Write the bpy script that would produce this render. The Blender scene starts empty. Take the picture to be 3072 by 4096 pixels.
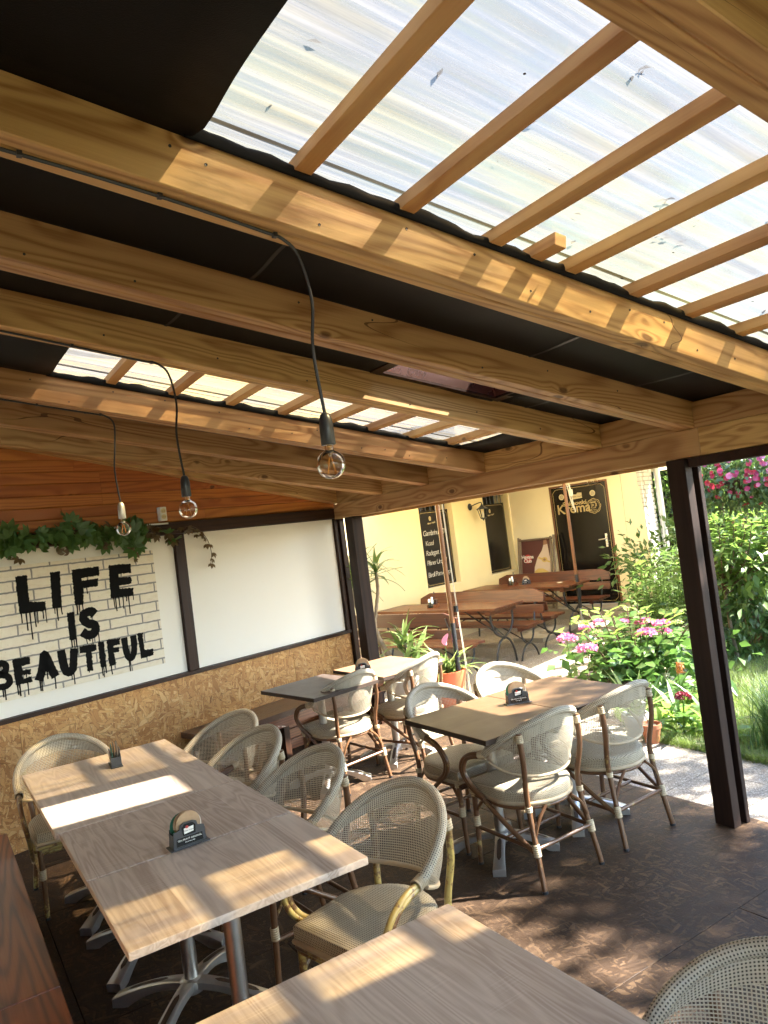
import bpy, bmesh, math, random
import numpy as np
from mathutils import Vector, Matrix, Euler

random.seed(7)
RNG = np.random.default_rng(7)
PI = math.pi
rad = math.radians
scene = bpy.context.scene
COL = scene.collection

# ------------------------------------------------------------------ camera
CAM_H = 1.837
def cam_axes(yaw, pitch, roll):
    cy, sy, cp, sp, cr, sr = math.cos(yaw), math.sin(yaw), math.cos(pitch), math.sin(pitch), math.cos(roll), math.sin(roll)
    fwd = Vector((sy * cp, cy * cp, sp)); right = Vector((cy, -sy, 0)); up = right.cross(fwd)
    return cr * right + sr * up, -sr * right + cr * up, fwd
_r, _u, _f = cam_axes(rad(32.48), rad(1.641), rad(-7.232))
cam_data = bpy.data.cameras.new('camera')
cam = bpy.data.objects.new('camera', cam_data); COL.objects.link(cam)
cam.matrix_world = Matrix(((_r.x, _u.x, -_f.x, 0), (_r.y, _u.y, -_f.y, 0), (_r.z, _u.z, -_f.z, CAM_H), (0, 0, 0, 1)))
cam_data.sensor_fit = 'VERTICAL'; cam_data.sensor_height = 36.0; cam_data.sensor_width = 27.0
cam_data.lens = 2943.06 / 4096 * 36.0
cam_data.clip_start = 0.05; cam_data.clip_end = 2000
scene.camera = cam

# ------------------------------------------------------------------ light
SUN_AZ, SUN_EL = rad(-28.0), rad(45.0)          # direction towards the sun, measured from +X
world = bpy.data.worlds.new('World'); scene.world = world; world.use_nodes = True
wn = world.node_tree; wn.nodes.clear()
sky = wn.nodes.new('ShaderNodeTexSky'); sky.sky_type = 'NISHITA'; sky.sun_disc = False
sky.sun_elevation = SUN_EL; sky.sun_rotation = PI / 2 - SUN_AZ
sky.air_density = 1.0; sky.dust_density = 0.5; sky.ozone_density = 1.0
bg = wn.nodes.new('ShaderNodeBackground'); bg.inputs['Strength'].default_value = 0.12
wo = wn.nodes.new('ShaderNodeOutputWorld')
wn.links.new(sky.outputs[0], bg.inputs[0]); wn.links.new(bg.outputs[0], wo.inputs[0])
sd = bpy.data.lights.new('sun', 'SUN'); sd.energy = 5.0; sd.angle = rad(0.8); sd.color = (1.0, 0.94, 0.84)
sun = bpy.data.objects.new('sun', sd); COL.objects.link(sun)
_sv = Vector((math.cos(SUN_AZ) * math.cos(SUN_EL), math.sin(SUN_AZ) * math.cos(SUN_EL), math.sin(SUN_EL)))
sun.rotation_euler = _sv.to_track_quat('Z', 'Y').to_euler(); sun.location = _sv * 30

scene.render.engine = 'CYCLES'
scene.cycles.use_denoising = True
scene.cycles.max_bounces = 8; scene.cycles.diffuse_bounces = 5; scene.cycles.glossy_bounces = 3
scene.cycles.transparent_max_bounces = 12; scene.cycles.transmission_bounces = 4
scene.cycles.use_adaptive_sampling = True; scene.cycles.adaptive_threshold = 0.03
scene.cycles.caustics_reflective = False; scene.cycles.caustics_refractive = False
scene.cycles.sample_clamp_indirect = 6.0
vs = scene.view_settings
vs.view_transform = 'Standard'; vs.look = 'None'; vs.exposure = 3.3; vs.gamma = 1.0; vs.use_curve_mapping = False

# ------------------------------------------------------------------ material helpers
class G:
    def __init__(s, name):
        s.m = bpy.data.materials.new(name); s.m.use_nodes = True
        s.nt = s.m.node_tree; s.nt.nodes.clear()
        s.out = s.nt.nodes.new('ShaderNodeOutputMaterial')
    def set(s, sock, v):
        if isinstance(v, bpy.types.NodeSocket): s.nt.links.new(v, sock)
        elif isinstance(v, (tuple, list)):
            v = list(v)
            try:
                if len(sock.default_value) == 4 and len(v) == 3: v = v + [1.0]
            except TypeError: pass
            sock.default_value = v
        else:
            try: sock.default_value = v
            except (TypeError, ValueError): sock.default_value = [v] * len(sock.default_value)
    def n(s, t, ins=None, **props):
        nd = s.nt.nodes.new('ShaderNode' + t)
        for k, v in props.items(): setattr(nd, k, v)
        for k, v in (ins or {}).items(): s.set(nd.inputs[k], v)
        return nd
    def math(s, op, a, b=0.0, c=None, clamp=False):
        nd = s.n('Math', {0: a, 1: b}, operation=op, use_clamp=clamp)
        if c is not None: s.set(nd.inputs[2], c)
        return nd.outputs[0]
    def vmath(s, op, a, b=(0, 0, 0)):
        return s.n('VectorMath', {0: a, 1: b}, operation=op).outputs[0]
    def mix(s, f, a, b, mode='MIX'):
        nd = s.nt.nodes.new('ShaderNodeMix'); nd.data_type = 'RGBA'; nd.blend_type = mode
        s.set(nd.inputs[0], f); s.set(nd.inputs[6], a); s.set(nd.inputs[7], b); return nd.outputs[2]
    def ramp(s, f, stops, interp='LINEAR'):
        nd = s.n('ValToRGB', {0: f}); cr = nd.color_ramp; cr.interpolation = interp
        while len(cr.elements) < len(stops): cr.elements.new(0.5)
        for e, (p, c) in zip(cr.elements, stops):
            e.position = p
            e.color = (c, c, c, 1) if isinstance(c, (int, float)) else (*c, 1)
        return nd.outputs[0]
    def coords(s, kind='Object', rnd=True):
        v = s.n('TexCoord').outputs[kind]
        if rnd:
            r = s.math('MULTIPLY', s.n('ObjectInfo').outputs['Random'], 41.0)
            v = s.vmath('ADD', v, s.n('CombineXYZ', {0: r, 1: r, 2: r}).outputs[0])
        return v
    def scale(s, v, xyz): return s.vmath('MULTIPLY', v, xyz)
    def noise(s, v, sc=5.0, det=3.0, rough=0.5, dist=0.0):
        return s.n('TexNoise', {'Vector': v, 'Scale': sc, 'Detail': det, 'Roughness': rough, 'Distortion': dist}).outputs[0]
    def vor(s, v, sc=5.0, feature='F1', rnd=1.0):
        return s.n('TexVoronoi', {'Vector': v, 'Scale': sc, 'Randomness': rnd}, feature=feature)
    def bump(s, h, strength=0.3, dist=0.01):
        return s.n('Bump', {'Height': h, 'Strength': strength, 'Distance': dist}).outputs[0]
    def bsdf(s, col, rough=0.5, normal=None, metal=0.0, coat=0.0, spec=0.5, **extra):
        nd = s.n('BsdfPrincipled', {'Base Color': col, 'Roughness': rough, 'Metallic': metal, 'Coat Weight': coat, 'Specular IOR Level': spec})
        if normal is not None: s.set(nd.inputs['Normal'], normal)
        for k, v in extra.items(): s.set(nd.inputs[k], v)
        return nd.outputs[0]
    def done(s, shader):
        s.nt.links.new(shader, s.out.inputs[0]); return s.m

MAT = {}
def plain(name, col, rough=0.5, metal=0.0, coat=0.0, var=0.12, nscale=8.0, bump=0.0, spec=0.5):
    g = G(name); v = g.coords()
    n = g.noise(v, nscale, 5, 0.6)
    c = g.mix(n, tuple(x * (1 - var) for x in col), tuple(min(1, x * (1 + var)) for x in col))
    r = g.math('ADD', rough - 0.06, g.math('MULTIPLY', n, 0.12))
    nm = g.bump(g.noise(v, nscale * 9, 4), bump, 0.004) if bump else None
    MAT[name] = g.done(g.bsdf(c, r, nm, metal, coat, spec)); return MAT[name]

def wood(name, c1, c2, dark, axis=0, rough=0.5, coat=0.0, knots=0.5, ring=70.0, fine=1.0, wear=None, bumps=0.25, across=1.0, seed=0.0):
    spec = 0.2 if c1[0] < 0.06 else 0.4
    g = G(name); v0 = g.coords()
    a = [9.0 * across] * 3; a[axis] = 0.55
    b = [4.2 * across] * 3; b[axis] = 0.30
    f = [150.0 * across] * 3; f[axis] = 3.5
    vb = g.vmath('ADD', g.scale(v0, tuple(b)), (seed, seed * 2, seed * 3))
    sx = g.n('SeparateXYZ', {0: v0}); o3 = [i for i in range(3) if i != axis]
    vk = g.n('CombineXYZ', {0: g.math('MULTIPLY', sx.outputs[axis], 2.7), 1: g.math('MULTIPLY', g.math('ADD', sx.outputs[o3[0]], g.math('MULTIPLY', sx.outputs[o3[1]], 1.3)), 4.2 * across), 2: 0.0}).outputs[0]
    kd = g.vor(g.vmath('ADD', vk, g.scale(g.n('TexNoise', {'Vector': vk, 'Scale': 3.0}).outputs['Color'], (0.12, 0.12, 0.0))), 1.0).outputs['Distance']
    kpull = g.math('MULTIPLY', g.math('POWER', 2.718, g.math('MULTIPLY', kd, -7.0)), 0.30 * knots)
    h = g.math('ADD', g.noise(vb, 1.0, 2.0, 0.45, 0.3), kpull)
    rings = g.math('ADD', g.math('MULTIPLY', g.math('SINE', g.math('MULTIPLY', h, ring)), 0.5), 0.5)
    rings = g.math('POWER', rings, 1.6)
    fi = g.noise(g.scale(v0, tuple(f)), 1.0, 4, 0.65)
    br = g.noise(g.scale(v0, tuple(a)), 0.5, 3, 0.5)
    t = g.math('ADD', g.math('MULTIPLY', rings, 0.52), g.math('MULTIPLY', br, 0.48))
    t = g.math('ADD', t, g.math('MULTIPLY', g.math('SUBTRACT', fi, 0.5), 0.55 * fine), clamp=True)
    col = g.ramp(t, [(0.05, c1), (0.55, tuple((x + y) / 2 for x, y in zip(c1, c2))), (0.95, c2)])
    kf = g.ramp(kd, [(0.0, 1.0), (0.09 * knots + 0.012, 0.9), (0.17 * knots + 0.02, 0.0)])
    if knots > 0: col = g.mix(g.math('MULTIPLY', kf, 0.85), col, dark)
    if knots >= 0.5:
        cv = g.math('ABSOLUTE', g.math('SUBTRACT', g.noise(g.vmath('ADD', g.scale(v0, tuple(0.35 if i == axis else 5.0 for i in range(3))), (17.0, 5.0, 9.0)), 1.0, 1.0, 0.4), 0.5))
        cm = g.ramp(g.noise(g.scale(v0, (0.9, 0.9, 0.9)), 1.0, 1.0), [(0.50, 0.0), (0.56, 1.0)])
        col = g.mix(g.math('MULTIPLY', g.math('LESS_THAN', cv, 0.0009), g.math('MULTIPLY', cm, 0.8)), col, dark)
    hv = g.n('HueSaturation', {'Hue': g.math('ADD', 0.492, g.math('MULTIPLY', g.n('ObjectInfo').outputs['Random'], 0.014)), 'Saturation': 1.0, 'Value': g.math('ADD', 0.84, g.math('MULTIPLY', g.n('ObjectInfo').outputs['Random'], 0.30)), 'Color': col})
    col = hv.outputs[0]
    if wear:
        w = g.ramp(g.noise(g.scale(v0, (3, 3, 3)), 2.0, 6, 0.7), [(0.5, 0.0), (0.62, 1.0)])
        col = g.mix(g.math('MULTIPLY', w, 0.7), col, wear)
    nm = g.bump(g.math('ADD', g.math('MULTIPLY', rings, 0.3), fi), bumps, 0.002)
    rr = g.math('ADD', rough - 0.08, g.math('MULTIPLY', fi, 0.16))
    MAT[name] = g.done(g.bsdf(col, rr, nm, 0.0, coat, spec)); return MAT[name]

def strands(g, v, layers=4, sx=7.0, sy=34.0):
    """overlapping chip layers: returns tone 0..1, edge 0..1 (dark at chip borders)"""
    warp = g.scale(g.n('TexNoise', {'Vector': v, 'Scale': 14.0, 'Detail': 2.0}).outputs['Color'], (0.03, 0.03, 0.03))
    v = g.vmath('ADD', v, warp)
    best_h = tone = edge = None
    for i in range(layers):
        r = g.n('VectorRotate', {'Vector': v, 'Angle': 0.35 + i * PI / layers + 0.2 * math.sin(i * 9)}, rotation_type='Z_AXIS').outputs[0]
        r = g.vmath('ADD', g.scale(r, (sx * (1 + 0.25 * math.sin(i * 5.0)), sy * (1 + 0.3 * math.cos(i * 3.0)), 1.0)), (i * 7.3, i * 3.1, i * 5.0))
        c = g.vor(r, 1.0); e = g.vor(r, 1.0, 'DISTANCE_TO_EDGE').outputs['Distance']
        sep = g.n('SeparateColor', {0: c.outputs['Color']})
        grain = g.noise(g.scale(r, (0.8, 5.0, 1.0)), 2.0, 4, 0.65)
        tn = g.math('ADD', g.math('MULTIPLY', sep.outputs[0], 0.62), g.math('MULTIPLY', grain, 0.45))
        ed = g.math('MULTIPLY', e, 22.0, clamp=True)
        if best_h is None: best_h, tone, edge = sep.outputs[1], tn, ed
        else:
            sel = g.math('GREATER_THAN', sep.outputs[1], best_h)
            best_h = g.math('MAXIMUM', best_h, sep.outputs[1])
            def pick(x, y): return g.math('ADD', g.math('MULTIPLY', sel, y), g.math('MULTIPLY', g.math('SUBTRACT', 1.0, sel), x))
            tone = pick(tone, tn); edge = pick(edge, ed)
    return tone, edge

# ------------------------------------------------------------------ mesh helpers
class MB:
    def __init__(s): s.v = []; s.f = []; s.uv = []; s.has_uv = False
    def face(s, idx, uv=None):
        s.f.append(tuple(idx))
        if uv is not None: s.has_uv = True
        s.uv.append(uv)
    def box(s, x0, x1, y0, y1, z0, z1):
        b = len(s.v)
        s.v += [(x0, y0, z0), (x1, y0, z0), (x1, y1, z0), (x0, y1, z0), (x0, y0, z1), (x1, y0, z1), (x1, y1, z1), (x0, y1, z1)]
        for q in ((0, 3, 2, 1), (4, 5, 6, 7), (0, 1, 5, 4), (1, 2, 6, 5), (2, 3, 7, 6), (3, 0, 4, 7)): s.face([b + i for i in q])
        return s
    def prism(s, poly, a0, a1, axis=2):
        """extrude a 2-D outline (counter-clockwise) between a0 and a1 along axis"""
        n = len(poly); b = len(s.v)
        def put(p, a):
            if axis == 2: return (p[0], p[1], a)
            if axis == 1: return (p[0], a, p[1])
            return (a, p[0], p[1])
        s.v += [put(p, a0) for p in poly] + [put(p, a1) for p in poly]
        s.face([b + i for i in reversed(range(n))]); s.face([b + n + i for i in range(n)])
        for i in range(n): j = (i + 1) % n; s.face((b + i, b + j, b + n + j, b + n + i))
        return s
    def tube(s, path, r, n=8, cap=True, uvscale=None):
        P = [Vector(p) for p in path]; m = len(P)
        R = r if isinstance(r, (list, tuple)) else [r] * m
        b = len(s.v); T = []
        for i in range(m):
            t = (P[min(i + 1, m - 1)] - P[max(i - 1, 0)]); T.append(t.normalized() if t.length > 1e-9 else Vector((0, 0, 1)))
        up = Vector((0, 0, 1)) if abs(T[0].z) < 0.9 else Vector((1, 0, 0))
        N = T[0].cross(up).normalized(); L = 0.0; Ls = []
        for i in range(m):
            if i:
                L += (P[i] - P[i - 1]).length
                N = (N - T[i] * N.dot(T[i])); N = N.normalized() if N.length > 1e-6 else T[i].orthogonal().normalized()
            Ls.append(L); B = T[i].cross(N)
            for k in range(n):
                a = 2 * PI * k / n; s.v.append(tuple(P[i] + (N * math.cos(a) + B * math.sin(a)) * R[i]))
        for i in range(m - 1):
            for k in range(n):
                k2 = (k + 1) % n; q = (b + i * n + k, b + i * n + k2, b + (i + 1) * n + k2, b + (i + 1) * n + k)
                if uvscale:
                    c = 2 * PI * R[i] / n
                    s.face(q, [(Ls[i], k * c), (Ls[i], (k + 1) * c), (Ls[i + 1], (k + 1) * c), (Ls[i + 1], k * c)])
                else: s.face(q)
        if cap: s.face([b + k for k in reversed(range(n))]); s.face([b + (m - 1) * n + k for k in range(n)])
        return s
    def lathe(s, prof, n=16, c=(0, 0, 0), cap=True):
        b = len(s.v); m = len(prof)
        for r, z in prof:
            for k in range(n):
                a = 2 * PI * k / n; s.v.append((c[0] + r * math.cos(a), c[1] + r * math.sin(a), c[2] + z))
        for i in range(m - 1):
            for k in range(n):
                k2 = (k + 1) % n; s.face((b + i * n + k, b + i * n + k2, b + (i + 1) * n + k2, b + (i + 1) * n + k))
        if cap: s.face([b + k for k in reversed(range(n))]); s.face([b + (m - 1) * n + k for k in range(n)])
        return s
    def grid(s, fn, nu, nv, uvfn=None):
        b = len(s.v)
        for i in range(nu + 1):
            for j in range(nv + 1): s.v.append(tuple(fn(i / nu, j / nv)))
        for i in range(nu):
            for j in range(nv):
                q = [(i, j), (i + 1, j), (i + 1, j + 1), (i, j + 1)]
                s.face([b + x * (nv + 1) + y for x, y in q], [uvfn(x / nu, y / nv) for x, y in q] if uvfn else None)
        return s
    def ribbon(s, pts, w, y=0.0):
        """flat stroke in the local XZ plane"""
        b = len(s.v); m = len(pts)
        for i in range(m):
            p0, p1 = pts[max(i - 1, 0)], pts[min(i + 1, m - 1)]
            dx, dz = p1[0] - p0[0], p1[1] - p0[1]; l = math.hypot(dx, dz) or 1
            ww = w[i] if isinstance(w, (list, tuple)) else w
            s.v += [(pts[i][0] - dz / l * ww / 2, y, pts[i][1] + dx / l * ww / 2), (pts[i][0] + dz / l * ww / 2, y, pts[i][1] - dx / l * ww / 2)]
        for i in range(m - 1): s.face((b + 2 * i, b + 2 * i + 1, b + 2 * i + 3, b + 2 * i + 2))
        return s
    def mesh(s, name):
        me = bpy.data.meshes.new(name); me.from_pydata(s.v, [], s.f)
        if s.has_uv:
            l = me.uv_layers.new(name='UVMap').data; i = 0
            for f, u in zip(s.f, s.uv):
                for k in range(len(f)):
                    l[i].uv = u[k] if u else (0, 0); i += 1
        me.update(); return me

def link(o, parent=None):
    COL.objects.link(o)
    if parent: o.parent = parent
    return o
def obj(name, mb, mat, parent=None, loc=(0, 0, 0), rot=(0, 0, 0), smooth=False, bevel=0.0, seg=2, solid=0.0):
    me = mb.mesh(name) if isinstance(mb, MB) else mb
    if mat is not None and not me.materials: me.materials.append(MAT[mat] if isinstance(mat, str) else mat)
    if smooth:
        me.polygons.foreach_set('use_smooth', [True] * len(me.polygons))
        try: me.set_sharp_from_angle(angle=rad(50))
        except Exception: pass
    o = bpy.data.objects.new(name, me); link(o, parent)
    o.location = loc; o.rotation_euler = rot
    if bevel:
        b = o.modifiers.new('bevel', 'BEVEL'); b.width = bevel; b.segments = seg; b.limit_method = 'ANGLE'; b.angle_limit = rad(40)
    if solid:
        sm = o.modifiers.new('solid', 'SOLIDIFY'); sm.thickness = solid; sm.offset = 0
    return o
def tag(o, label=None, cat=None, group=None, kind=None):
    if label: o['label'] = label
    if cat: o['category'] = cat
    if group: o['group'] = group
    if kind: o['kind'] = kind
    return o
def thing(name, label, cat, loc=(0, 0, 0), rz=0.0, group=None):
    o = bpy.data.objects.new(name, None); COL.objects.link(o); o.empty_display_size = 0.1
    o.location = loc; o.rotation_euler = (0, 0, rz)
    return tag(o, label, cat, group)
def copy_tree(root, loc, rz, label=None, group=None):
    def cp(o, parent):
        c = o.copy(); COL.objects.link(c); c.parent = parent
        for ch in o.children: cp(ch, c)
        return c
    r = cp(root, None); r.location = loc; r.rotation_euler = (0, 0, rz)
    return tag(r, label, None, group)
def text_mesh(body, size, mat, name, parent, loc, rot, extrude=0.0006, shear=0.0, align='LEFT', spacing=1.0, bold=0.0):
    cu = bpy.data.curves.new('t', 'FONT'); cu.body = body; cu.size = size; cu.extrude = extrude; cu.shear = shear
    cu.align_x = align; cu.space_character = spacing; cu.offset = bold; cu.resolution_u = 3
    t = bpy.data.objects.new('t', cu); COL.objects.link(t)
    dg = bpy.context.evaluated_depsgraph_get(); me = bpy.data.meshes.new_from_object(t.evaluated_get(dg))
    bpy.data.objects.remove(t); bpy.data.curves.remove(cu)
    me.materials.clear(); me.materials.append(MAT[mat])
    o = bpy.data.objects.new(name, me); link(o, parent); o.location = loc; o.rotation_euler = rot
    return o
def bez(p, n=8):
    """smooth a polyline (Catmull-Rom)"""
    P = [Vector(x) for x in p]; out = []
    for i in range(len(P) - 1):
        a, b, c, d = P[max(i - 1, 0)], P[i], P[i + 1], P[min(i + 2, len(P) - 1)]
        for k in range(n):
            t = k / n
            out.append(0.5 * ((2 * b) + (c - a) * t + (2 * a - 5 * b + 4 * c - d) * t * t + (3 * b - a - 3 * c + d) * t ** 3))
    out.append(P[-1]); return out

# ------------------------------------------------------------------ materials
wood('pine_beam', (0.64, 0.40, 0.175), (0.29, 0.132, 0.042), (0.085, 0.03, 0.010), 0, 0.55, 0.0, 0.5, 120, 1.0)
wood('pine_plate', (0.60, 0.375, 0.155), (0.30, 0.138, 0.042), (0.085, 0.03, 0.010), 1, 0.5, 0.0, 0.55, 120, 1.0)
wood('pine_batten', (0.66, 0.41, 0.18), (0.44, 0.22, 0.08), (0.12, 0.05, 0.02), 1, 0.65, 0.0, 0.4, 50, 1.0)
wood('stained_plank', (0.50, 0.180, 0.042), (0.27, 0.075, 0.018), (0.05, 0.015, 0.006), 0, 0.42, 0.15, 0.42, 100, 0.9)
wood('dark_stain', (0.036, 0.015, 0.008), (0.016, 0.007, 0.005), (0.01, 0.005, 0.004), 2, 0.45, 0.0, 0.3, 60, 1.0)
wood('dark_rail', (0.040, 0.016, 0.008), (0.018, 0.008, 0.005), (0.01, 0.005, 0.004), 0, 0.42, 0.1, 0.3, 60, 1.0)
wood('post_wood', (0.030, 0.015, 0.010), (0.012, 0.006, 0.005), (0.01, 0.006, 0.004), 2, 0.6, 0.0, 0.3, 60, 1.2)
wood('bench_red', (0.29, 0.090, 0.026), (0.060, 0.017, 0.008), (0.03, 0.01, 0.006), 1, 0.38, 0.2, 0.0, 120, 0.7)
wood('bench_red_x', (0.24, 0.085, 0.03), (0.085, 0.028, 0.012), (0.03, 0.01, 0.006), 0, 0.38, 0.2, 0.0, 120, 0.7)
wood('bench_dark', (0.085, 0.042, 0.024), (0.045, 0.021, 0.013), (0.02, 0.01, 0.008), 0, 0.30, 0.25, 0.0, 60, 0.8)
wood('garden_slat', (0.125, 0.036, 0.011), (0.055, 0.014, 0.006), (0.06, 0.018, 0.008), 1, 0.40, 0.10, 0.35, 70, 0.8)
wood('garden_slat_dark', (0.060, 0.016, 0.007), (0.030, 0.008, 0.005), (0.03, 0.010, 0.006), 1, 0.40, 0.10, 0.35, 70, 0.8)
wood('pole_wood', (0.23, 0.095, 0.038), (0.15, 0.055, 0.022), (0.06, 0.02, 0.01), 2, 0.35, 0.3, 0.0, 60, 0.8)
wood('grey_wood', (0.22, 0.16, 0.10), (0.13, 0.09, 0.055), (0.05, 0.03, 0.02), 2, 0.6, 0.0, 0.2, 60, 1.0)
wood('barrel_wood', (0.10, 0.05, 0.03), (0.05, 0.025, 0.015), (0.03, 0.015, 0.01), 2, 0.6, 0.0, 0.2, 60, 1.0)

def mk_table(name, c1, c2, axis, rough, coat, fx=1.0):
    g = G(name); v = g.coords()
    sx = [1.0, 1.0, 1.0]; sx[axis] = 0.10
    vb = g.scale(v, tuple(x * 7.5 for x in sx))
    h = g.noise(vb, 1.0, 2.5, 0.5, 0.6)
    rings = g.math('ADD', g.math('MULTIPLY', g.math('SINE', g.math('MULTIPLY', h, 95.0)), 0.5), 0.5)
    f = [130.0] * 3; f[axis] = 5.0
    fine = g.noise(g.scale(v, tuple(f)), 1.0, 4, 0.7)
    cr = [2.5] * 3; cr[axis] = 150.0
    saw = g.noise(g.scale(v, tuple(cr)), 1.0, 2, 0.6)
    sawm = g.ramp(g.noise(v, 4.5, 2), [(0.50, 0.0), (0.66, 1.0)])
    bands = g.vor(g.scale(v, (7.0, 0.0, 0.0) if axis == 1 else (0.0, 7.0, 0.0)), 1.0).outputs['Color']
    bv = g.n('SeparateColor', {0: bands}).outputs[0]
    t = g.math('ADD', g.math('MULTIPLY', rings, 0.30 * fx), g.math('MULTIPLY', fine, 0.6))
    t = g.math('ADD', t, g.math('MULTIPLY', g.math('SUBTRACT', bv, 0.5), 0.38))
    t = g.math('SUBTRACT', t, g.math('MULTIPLY', g.math('MULTIPLY', g.ramp(saw, [(0.52, 0.0), (0.62, 1.0)]), sawm), 0.22), clamp=True)
    col = g.ramp(t, [(0.12, c1), (0.5, tuple((x * 1.1 + y * 0.9) / 2 for x, y in zip(c1, c2))), (0.9, c2)])
    nm = g.bump(g.math('ADD', fine, g.math('MULTIPLY', rings, 0.4)), 0.18, 0.0012)
    sm = g.noise(v, 9.0, 4, 0.6)
    MAT[name] = g.done(g.bsdf(col, g.math('ADD', rough, g.math('MULTIPLY', sm, 0.14)), nm, 0, coat, 0.22 if c1[0] < 0.3 else 0.45))
mk_table('oak_top', (0.60, 0.49, 0.40), (0.33, 0.235, 0.175), 1, 0.36, 0.0)
mk_table('brown_top', (0.115, 0.066, 0.033), (0.066, 0.036, 0.018), 0, 0.42, 0.0, 0.35)
mk_table('dark_top', (0.075, 0.052, 0.042), (0.046, 0.031, 0.025), 0, 0.30, 0.1, 0.2)
mk_table('edge_dark', (0.050, 0.034, 0.026), (0.03, 0.02, 0.015), 0, 0.4, 0.0, 0.2)
mk_table('red_oak_top', (0.27, 0.155, 0.09), (0.17, 0.09, 0.05), 0, 0.34, 0.0, 0.6)

def mk_osb(name, ramp, swz, rough, edgedark, painted=None, sx=7.0, sy=34.0):
    g = G(name); v = g.coords()
    if swz:
        s = g.n('SeparateXYZ', {0: v}); v = g.n('CombineXYZ', {0: s.outputs[0], 1: s.outputs[2], 2: 0.0}).outputs[0]
    tone, edge = strands(g, v, 4, sx, sy)
    col = g.ramp(tone, ramp)
    col = g.mix(g.math('SUBTRACT', 1.0, edge), col, edgedark)
    big = g.noise(v, 1.3, 3, 0.6)
    if painted:
        w = g.math('ADD', g.math('MULTIPLY', tone, 0.55), g.math('MULTIPLY', g.noise(v, 2.6, 5, 0.65), 0.75))
        w = g.ramp(w, [(0.66, 0.0), (1.0, 0.9)])
        col = g.mix(w, g.mix(tone, painted[0], painted[1]), col)
    col = g.mix(g.ramp(big, [(0.35, 0.0), (0.7, 0.35)]), col, tuple(x * 0.6 for x in edgedark))
    hgt = g.math('ADD', g.math('MULTIPLY', edge, 0.5), tone)
    nm = g.bump(hgt, 0.45, 0.003)
    MAT[name] = g.done(g.bsdf(col, g.math('ADD', rough, g.math('MULTIPLY', tone, 0.2)), nm, 0, 0, 0.16 if painted else 0.45))
mk_osb('osb_wall', [(0.15, (0.30, 0.115, 0.026)), (0.40, (0.52, 0.25, 0.074)), (0.72, (0.64, 0.355, 0.125)), (0.95, (0.74, 0.49, 0.23))], True, 0.5, (0.20, 0.085, 0.025), None, 11.0, 52.0)
mk_osb('osb_floor', [(0.2, (0.06, 0.032, 0.016)), (0.6, (0.13, 0.075, 0.038)), (0.95, (0.22, 0.14, 0.08))], False, 0.48, (0.030, 0.018, 0.012), ((0.034, 0.020, 0.012), (0.064, 0.040, 0.025)), 12.0, 70.0)

def mk_weave(name, col, dark, pitch, hole, transparent):
    g = G(name); uv = g.n('TexCoord').outputs['UV']
    s = g.n('SeparateXYZ', {0: uv})
    fu = g.math('FRACT', g.math('DIVIDE', s.outputs[0], pitch)); fv = g.math('FRACT', g.math('DIVIDE', s.outputs[1], pitch))
    du = g.math('ABSOLUTE', g.math('SUBTRACT', fu, 0.5)); dv = g.math('ABSOLUTE', g.math('SUBTRACT', fv, 0.5))
    m = g.math('MAXIMUM', du, dv)
    h = g.math('LESS_THAN', m, hole * 0.5)
    n = g.noise(uv, 26.0, 3)
    c = g.mix(n, tuple(x * 0.8 for x in col), col)
    nm = g.bump(g.math('ADD', g.math('SINE', g.math('MULTIPLY', fu, 6.283)), g.math('SINE', g.math('MULTIPLY', fv, 6.283))), 0.35, 0.0015)
    body = g.bsdf(c, 0.55, nm)
    tl = g.n('BsdfTranslucent', {'Color': tuple(x * 0.7 for x in col)}).outputs[0]
    body = g.n('MixShader', {0: 0.18, 1: body, 2: tl}).outputs[0]
    if transparent: other = g.n('BsdfTransparent', {'Color': (1, 1, 1, 1)}).outputs[0]
    else: other = g.bsdf(dark, 0.8)
    MAT[name] = g.done(g.n('MixShader', {0: h, 1: body, 2: other}).outputs[0])
mk_weave('weave_open', (0.60, 0.525, 0.395), (0.05, 0.04, 0.03), 0.0092, 0.64, True)
mk_weave('weave_tight', (0.60, 0.525, 0.395), (0.05, 0.04, 0.03), 0.0088, 0.46, False)
mk_weave('weave_seat', (0.54, 0.465, 0.33), (0.07, 0.055, 0.035), 0.0088, 0.44, False)
plain('weave_band', (0.43, 0.34, 0.22), 0.5, var=0.2, nscale=40)
plain('cord_binding', (0.46, 0.37, 0.24), 0.5, var=0.15, nscale=30)
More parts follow.
